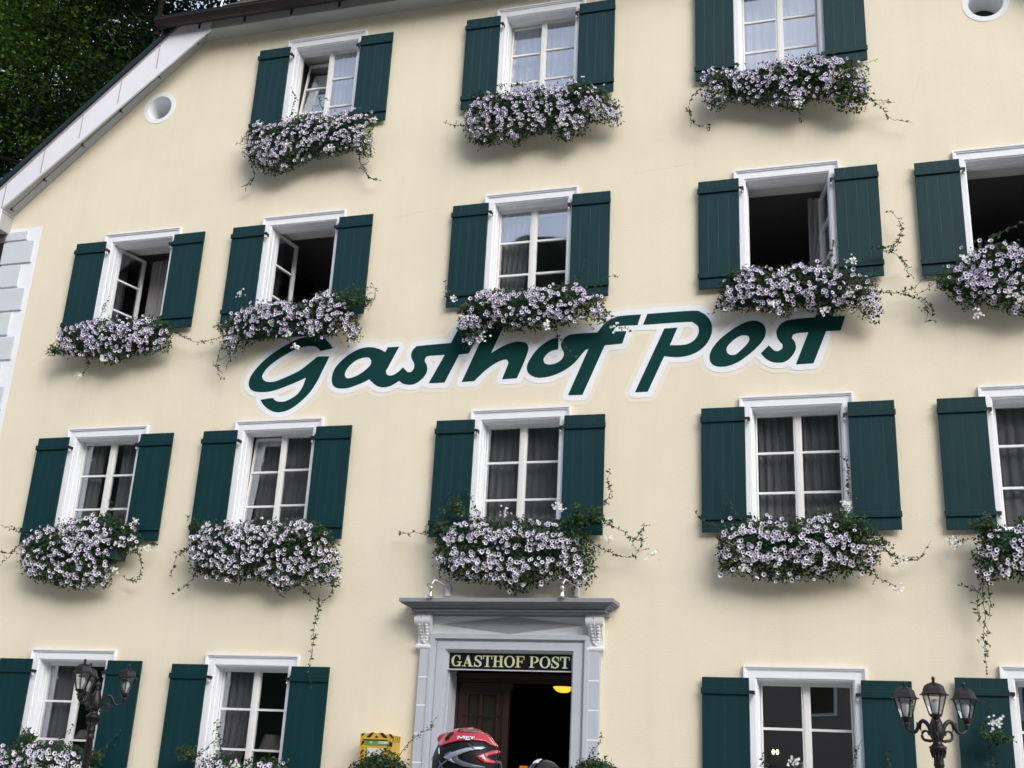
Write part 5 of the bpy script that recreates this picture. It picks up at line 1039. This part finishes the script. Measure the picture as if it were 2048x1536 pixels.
TP = [(-21.8, 14.5, 1, 31, 3.9, 'dark tree just left of the gutter end above the roof corner'), (-24.5, 13, 0, 27, .4, 'broad leafy tree nearest the white roof edge at the upper left'), (-18.5, 17, 0, 30, 1.9, 'leafy tree rising behind the corner of the gutter'),
      (-29.5, 16, 1, 29, 2.6, 'dark tree at the left edge of the photo above the roof edge'), (-26, 19, 1, 33, 1.3, 'tall dark tree behind the leafy one nearest the roof edge'), 
      (-34, 21, 0, 32, 3.3, 'leafy tree farther left beyond the photo corner'), 
      (-17.5, 25, 1, 38, 5.0, 'tall dark tree filling the sky above the gutter end'), 
      (-36, 30, 1, 38, 1.1, 'dark tree in the third row of the wood'), (-12, 24, 0, 33, .2, 'leafy tree hidden mostly behind the roof ridge'), (-19, 9.5, 1, 17, .2, 'low dark tree close beside the left wall of the inn')]
protos = {}
for (x, y, k, top, rz, lab) in TP:
    (tm, v, f), mt = kinds[k]; H_ = (21, 24)[k]
    o = thing('tree', lab, 'tree', (x, y, 0), rz, 'trees of the wood behind the inn')
    if k not in protos:
        a = tm.build('trunk', MT['bark'], o, smooth=True); b = npmesh('crown', v, f, MT[mt], o); protos[k] = (a, b)
    else:
        a, b = (q.copy() for q in protos[k]); C.objects.link(a); C.objects.link(b); a.parent = o; b.parent = o
    s = top / H_ if top < 22 else 1.0
    o.location = (x, y, 0 if top < 22 else top - H_); o.scale = (s, s, s)
    if top >= 22:
        base = top - H_
        if base > hz_(x, y) - .2:   # raise the ground under the trunk foot
            tr_ = M(); tr_.tube([(0, 0, hz_(x, y) - base - .5), (0, 0, 0.5)], [.42, .36], 10); tt_ = tr_.build('root_flare', MT['bark'], o)

# cyclists -------------------------------------------------------------------
def skin_obj(name, joints, edges, m, parent, sub=2):
    me = bpy.data.meshes.new(name); me.from_pydata([j[:3] for j in joints], edges, []); me.materials.append(m); me.update()
    o = bpy.data.objects.new(name, me); C.objects.link(o); o.parent = parent
    md = o.modifiers.new('skin', 'SKIN'); md.use_smooth_shade = True
    sv = me.skin_vertices[0].data
    for i, j in enumerate(joints): sv[i].radius = (j[3], j[4] if len(j) > 4 else j[3])
    for s_ in sv: s_.use_root = False
    sv[0].use_root = True
    o.modifiers.new('sub', 'SUBSURF').levels = sub; o.modifiers['sub'].render_levels = sub
    return o
MT['skin'] = mat('skin', (.50, .29, .20), .5, .4)
def person(x, y, rz, top, jersey, label):
    """faces -x in its own frame; top = height of the head"""
    o = thing('person', label, 'person', (x, y, 0.0), rz)
    s = top / 1.75
    J = [(0, 0, .95, .13, .16), (-.01, 0, 1.15, .11, .15), (0, 0, 1.38, .12, .19), (0, 0, 1.50, .06, .06), (-.015, 0, 1.58, .065, .065), (-.03, 0, 1.66, .085, .078)]
    E_ = [(0, 1), (1, 2), (2, 3), (3, 4), (4, 5)]
    for sd in (-1, 1):
        k = len(J)
        J += [(0, sd * .19, 1.42, .055), (.03, sd * .25, 1.15, .042), (-.10, sd * .27, .92, .032), (-.15, sd * .27, .84, .028)]
        E_ += [(2, k), (k, k + 1), (k + 1, k + 2), (k + 2, k + 3)]
        k = len(J)
        J += [(0, sd * .11, .86, .085), (-.02, sd * .12, .48, .055), (.0, sd * .12, .10, .038), (-.12, sd * .13, .045, .035)]
        E_ += [(0, k), (k, k + 1), (k + 1, k + 2), (k + 2, k + 3)]
        k = len(J); h_ = J[k - 5]
        for q_ in range(4):
            J += [(-.19, sd * (.25 + q_ * .014), .80 + .01 * q_, .009), (-.21, sd * (.25 + q_ * .013), .75 + .01 * q_, .008)]; kk = len(J); E_ += [(k - 5, kk - 2), (kk - 2, kk - 1)]
        J += [(-.19, sd * .235, .835, .010), (-.215, sd * .235, .80, .009)]; kk = len(J); E_ += [(k - 5, kk - 2), (kk - 2, kk - 1)]
    k = len(J); J += [(-.135, 0, 1.625, .012)]; E_ += [(5, k)]
    J = [(j[0] * s, j[1] * s, j[2] * s) + tuple(r_ * s for r_ in j[3:]) for j in J]
    skin_obj('body', J, E_, MT['skin'], o)
    T_ = [(0, 0, .90, .165, .20), (0, 0, 1.04, .155, .19), (-.01, 0, 1.18, .15, .185), (0, 0, 1.36, .155, .21), (0, 0, 1.47, .085, .095)]; TE = [(0, 1), (1, 2), (2, 3), (3, 4)]
    for sd in (-1, 1): k = len(T_); T_ += [(0, sd * .20, 1.41, .072), (.015, sd * .235, 1.26, .062)]; TE += [(3, k), (k, k + 1)]
    T_ = [(j[0] * s, j[1] * s, j[2] * s) + tuple(r_ * s for r_ in j[3:]) for j in T_]
    skin_obj('jersey', T_, TE, jersey, o)
    S_ = [(0, 0, .97, .145, .175), (0, 0, .90, .14, .17)]; SE = [(0, 1)]
    for sd in (-1, 1): k = len(S_); S_ += [(0, sd * .11, .80, .10), (-.015, sd * .12, .56, .082)]; SE += [(1, k), (k, k + 1)]
    S_ = [(j[0] * s, j[1] * s, j[2] * s) + tuple(r_ * s for r_ in j[3:]) for j in S_]
    skin_obj('shorts', S_, SE, MT['blk'], o)
    for sd in (-1, 1):
        H2 = [(.035, sd * .12, .045, .05, .042), (-.05, sd * .125, .045, .045, .048), (-.14, sd * .13, .038, .036, .046), (-.195, sd * .13, .034, .026, .03), (.01, sd * .12, .10, .046, .046)]
        skin_obj('shoe', [(j[0] * s, j[1] * s, j[2] * s) + tuple(r_ * s for r_ in j[3:]) for j in H2], [(0, 1), (1, 2), (2, 3), (0, 4)], MT['hgry'], o)
    m = M()
    for sd in (-1, 1):
        m.lathe([(.003, -.02), (.014, -.01), (.016, .012), (.004, .02)], 8, -.025 * s, sd * .083 * s)
    for v_ in range(len(m.v)): m.v[v_] = (m.v[v_][0], m.v[v_][1], m.v[v_][2] + 1.62 * s)
    m.build('ears', MT['skin'], o, smooth=True)
    m = M(); 
    for sd in (-1, 1): m.lathe([(.002, 1.64 * s), (.009, 1.647 * s), (.002, 1.655 * s)], 8, -.105 * s, sd * .03 * s)
    m.build('eyes', MT['blk'], o)
    return o
MT['hred'] = mat('glossy red shell', (.50, .012, .030), .16, .7, coat=1.0, var=.1, vscale=8)
MT['hblk'] = mat('black shell', (.004, .004, .006), .5, .25, coat=.0)
MT['hslot'] = mat('dark red slot', (.09, .004, .008), .5)
MT['hsil'] = mat('silver shell', (.42, .44, .52), .3, .6, metal=.5, coat=.5)
MT['hgry'] = mat('grey shell', (.09, .11, .13), .35, .5, coat=.4)
MT['hwht'] = mat('white shell', (.75, .76, .80), .3, .5, coat=.4)
MT['hbrn'] = mat('brown black shell', (.014, .008, .008), .3, .4, coat=.2)
HC = (-1.557, -8.4, 1.712); HA, HB, HCz = .139, .098, .150
def hsurf(x, z, off=0.0):
    """point on the helmet's near side over side-view position (x,z) relative to its centre"""
    u = x / HA; zz = z / HCz if z > 0 else z / .13
    q = 1 - min(.995, abs(u) ** 2.25 + abs(zz) ** 2.1)
    q = max(q, .0) ** .5
    return (x, -(HB * q + off), z)
def helmet_shell(m, mi=0, nu=36, nv=24, sc=1.0):
    k = len(m.v)
    for j in range(nv + 1):
        ph = math.pi * j / nv     # from -y side over the top to +y side
        for i in range(nu + 1):
            th = math.pi * i / nu; cu = -math.cos(th); su = math.sin(th)
            x = HA * cu * sc; rad = max(su, 0) ** .85
            y = -HB * rad * math.cos(ph) * sc; z = HCz * rad * math.sin(ph) * sc * (1.0 + .03 * cu)
            m.v.append((x, y, z))
    for j in range(nv):
        for i in range(nu):
            a = k + j * (nu + 1) + i; m.f.append((a, a + 1, a + nu + 2, a + nu + 1)); m.m.append(mi)
    k2 = len(m.v)   # lower brim
    for sgn in (-1, 1):
        for i in range(nu + 1):
            th = math.pi * i / nu; cu = -math.cos(th); su = max(math.sin(th), 0) ** .85
            m.v.append((HA * cu * sc, sgn * HB * su * sc, 0)); m.v.append((HA * cu * sc * .97, sgn * HB * su * sc * .97, -.055 - .015 * cu))
        b = k2 + (0 if sgn < 0 else 2 * (nu + 1))
        for i in range(nu): m.f.append((b + 2 * i, b + 2 * i + 1, b + 2 * i + 3, b + 2 * i + 2)); m.m.append(mi)
def patch(m, poly, off, mi=0, both=True, sg=(1,)):
    """side-view outline moulded onto the shell"""
    P_ = [(p[0] - HC[0], p[1] - HC[2]) for p in poly]; A = np.array(P_)
    st_ = .006; lo, hi = A.min(0), A.max(0); pts = [tuple(p) for p in P_]
    dens = []
    n = len(P_)
    for i in range(n):
        a = np.array(P_[i]); b = np.array(P_[(i + 1) % n]); L_ = max(1, int(np.linalg.norm(b - a) / st_))
        for t in range(L_): dens.append(tuple(a + (b - a) * t / L_))
    gx_, gz_ = np.meshgrid(np.arange(lo[0], hi[0], st_), np.arange(lo[1], hi[1], st_)); G_ = np.stack([gx_.ravel(), gz_.ravel()], 1)
    G_ = G_[inpoly(G_, P_)]; 
    if len(G_): G_ = G_[segdist(G_, P_) > .003]
    from mathutils.geometry import delaunay_2d_cdt
    nb = len(dens); allp = [Vector(p) for p in dens] + [Vector(p) for p in G_]
    r_ = delaunay_2d_cdt(allp, [(i, (i + 1) % nb) for i in range(nb)], [], 1, 1e-6)
    vv, ff = r_[0], r_[2]
    for sgn in sg:
        k = len(m.v)
        for p in vv:
            q = hsurf(p.x, p.y, off); m.v.append((q[0], q[1] * sgn, q[2]))
        for f_ in ff:
            f_ = tuple(k + i for i in f_); m.f.append(f_ if sgn > 0 else f_[::-1]); m.m.append(mi)
def helmet_base(m):
    k = len(m.v); nu, nv = 44, 30
    # shell by the same surface law, so patches sit on it
    for sgn in (1, -1):
        k = len(m.v)
        for j in range(nv + 1):
            t = -0.62 + (1.62) * (j / nv)
            zc = t
            for i in range(nu + 1):
                u = math.sin(math.pi * (i / nu - .5))
                lim = max(0, 1 - abs(zc) ** 2.1 if zc >= 0 else 1 - abs(zc) ** 2.1) ** (1 / 2.25)
                x = HA * u * lim; z = zc * (HCz if zc > 0 else .13)
                q = hsurf(x, z); m.v.append((q[0], q[1] * sgn, q[2]))
        for j in range(nv):
            for i in range(nu):
                a = k + j * (nu + 1) + i; f_ = (a, a + 1, a + nu + 2, a + nu + 1); m.f.append(f_ if sgn > 0 else f_[::-1]); m.m.append(0)
p1 = person(HC[0], HC[1], 0, HC[2] + .10, mat('red jersey', (.4, .03, .03), .7), 'cyclist in a red, black and silver helmet before the entrance, facing left')
hl = HC[0] - p1.location.x
def place_h(m, name, mats, par, smooth=True):
    o = m.build(name, mats, par, smooth=smooth); o.location = (0, 0, HC[2]); return o
m = M(); helmet_base(m); hb = place_h(m, 'helmet', MT['hblk'], p1)
def sub(m, name, mt_):
    o = m.build(name, mt_, hb, smooth=True)
    sm = o.modifiers.new('thick', 'SOLIDIFY'); sm.thickness = .003; sm.offset = 1
    return o
for sg in (1, -1):
    for key, off, nm, mt_ in (('red_top', .0035, 'red_shell', 'hred'), ('red_rear', .003, 'red_rear_shell', 'hred'), ('vent_front', .008, 'vent', 'hblk'), ('vent_top', .0085, 'vent', 'hgry'),
                              ('silver', .004, 'silver_rib', 'hsil'), ('grey', .004, 'grey_rib', 'hgry'), ('white_front', .004, 'white_patch', 'hwht'), ('glint1', .004, 'painted_glint', 'hwht')):  # the glint is a highlight painted on the black shell
        m = M(); patch(m, HP[key], off, sg=(sg,)); sub(m, nm, MT[mt_])
for sg in (1, -1):
    for q in ([(455, 345), (520, 320), (512, 400), (482, 490), (465, 420)], [(545, 305), (600, 290), (560, 420), (535, 470)], [(700, 250), (760, 225), (745, 262), (700, 300)]):
        m = M(); patch(m, [(HC[0] - .1525 + x_ / 11.378 / 475, HC[2] + .153 - (z_ - 180) / 11.378 / 475) for x_, z_ in q], .0078, sg=(sg,)); sub(m, 'slot', MT['hslot'])
    for q in ([(980, 530), (1010, 532), (1165, 632), (1120, 640)], [(1340, 725), (1365, 722), (1415, 790), (1380, 800)], [(380, 890), (430, 965), (560, 885), (575, 900), (450, 1000), (520, 1080), (490, 1085), (430, 1005), (365, 1085), (345, 1080), (415, 990)], [(500, 780), (640, 700), (660, 715), (540, 800)]):
        m = M(); patch(m, [(HC[0] - .1525 + x_ / 11.378 / 475, HC[2] + .153 - (z_ - 180) / 11.378 / 475) for x_, z_ in q], .0045, sg=(sg,)); sub(m, 'glimmer_and_strap', MT['hgry'])  # grey patches: highlights painted on the black shell, plus the strap cross
m = M()
for q in HM: patch(m, q, .0088)
mm = m.build('white_lettering', MT['hwht'], hb)
m = M(); m.tube([(.135, -.03, .03), (.152, -.02, .022), (.150, 0, -.005), (.140, -.02, -.02)], .004, 6); m.build('adjuster', MT['hgry'], hb, smooth=True)
for sgn in (-1, 1):
    m = M(); m.tube([(-.085, sgn * .08, -.03), (-.06, sgn * .085, -.10), (-.03, sgn * .06, -.17)], .005, 6); m.build('strap', MT['hgry'], hb, smooth=True)
p2 = person(-1.605, -7.0, R(78), 1.735, mat('blue jersey', (.05, .1, .3), .7), 'person in a dark brown helmet with a white patch before the open doorway')
m = M(); helmet_base(m); h2 = m.build('helmet', MT['hbrn'], p2, smooth=True); h2.location = (0, 0, 1.788 - .150)
m = M()
HC0 = HC; HC = (0, 0, 0)
wp = M(); nn = 12
for j in range(nn + 1):
    for i in range(nn + 1):
        x = -.085 + .045 * i / nn; yy = (.04 - .05 * j / nn) * (.6 + .4 * i / nn)
        q = max(0.0, 1 - abs(x / HA) ** 2.25); zz = HCz * max(.02, q - (yy / HB) ** 2) ** (1 / 2.1); wp.v.append((x - .003, yy, zz + .006))
for j in range(nn):
    for i in range(nn): a = j * (nn + 1) + i; wp.f.append((a, a + nn + 1, a + nn + 2, a + 1)); wp.m.append(0)
wp.build('white_patch', MT['hwht'], h2, smooth=True)
m = M()
for yy in (-.07, .075):
    pts = []
    for i in range(14):
        x = -.125 + .25 * i / 13; q = max(0.0, 1 - abs(x / HA) ** 2.25); c_ = yy / HB; zz = HCz * max(0, q - c_ * c_) ** (1 / 2.1)
        pts.append((x, yy, zz + .004))
    m.tube(pts, .008, 6)
m.build('ribs', MT['hblk'], h2, smooth=True)
print('objects', len(bpy.data.objects))
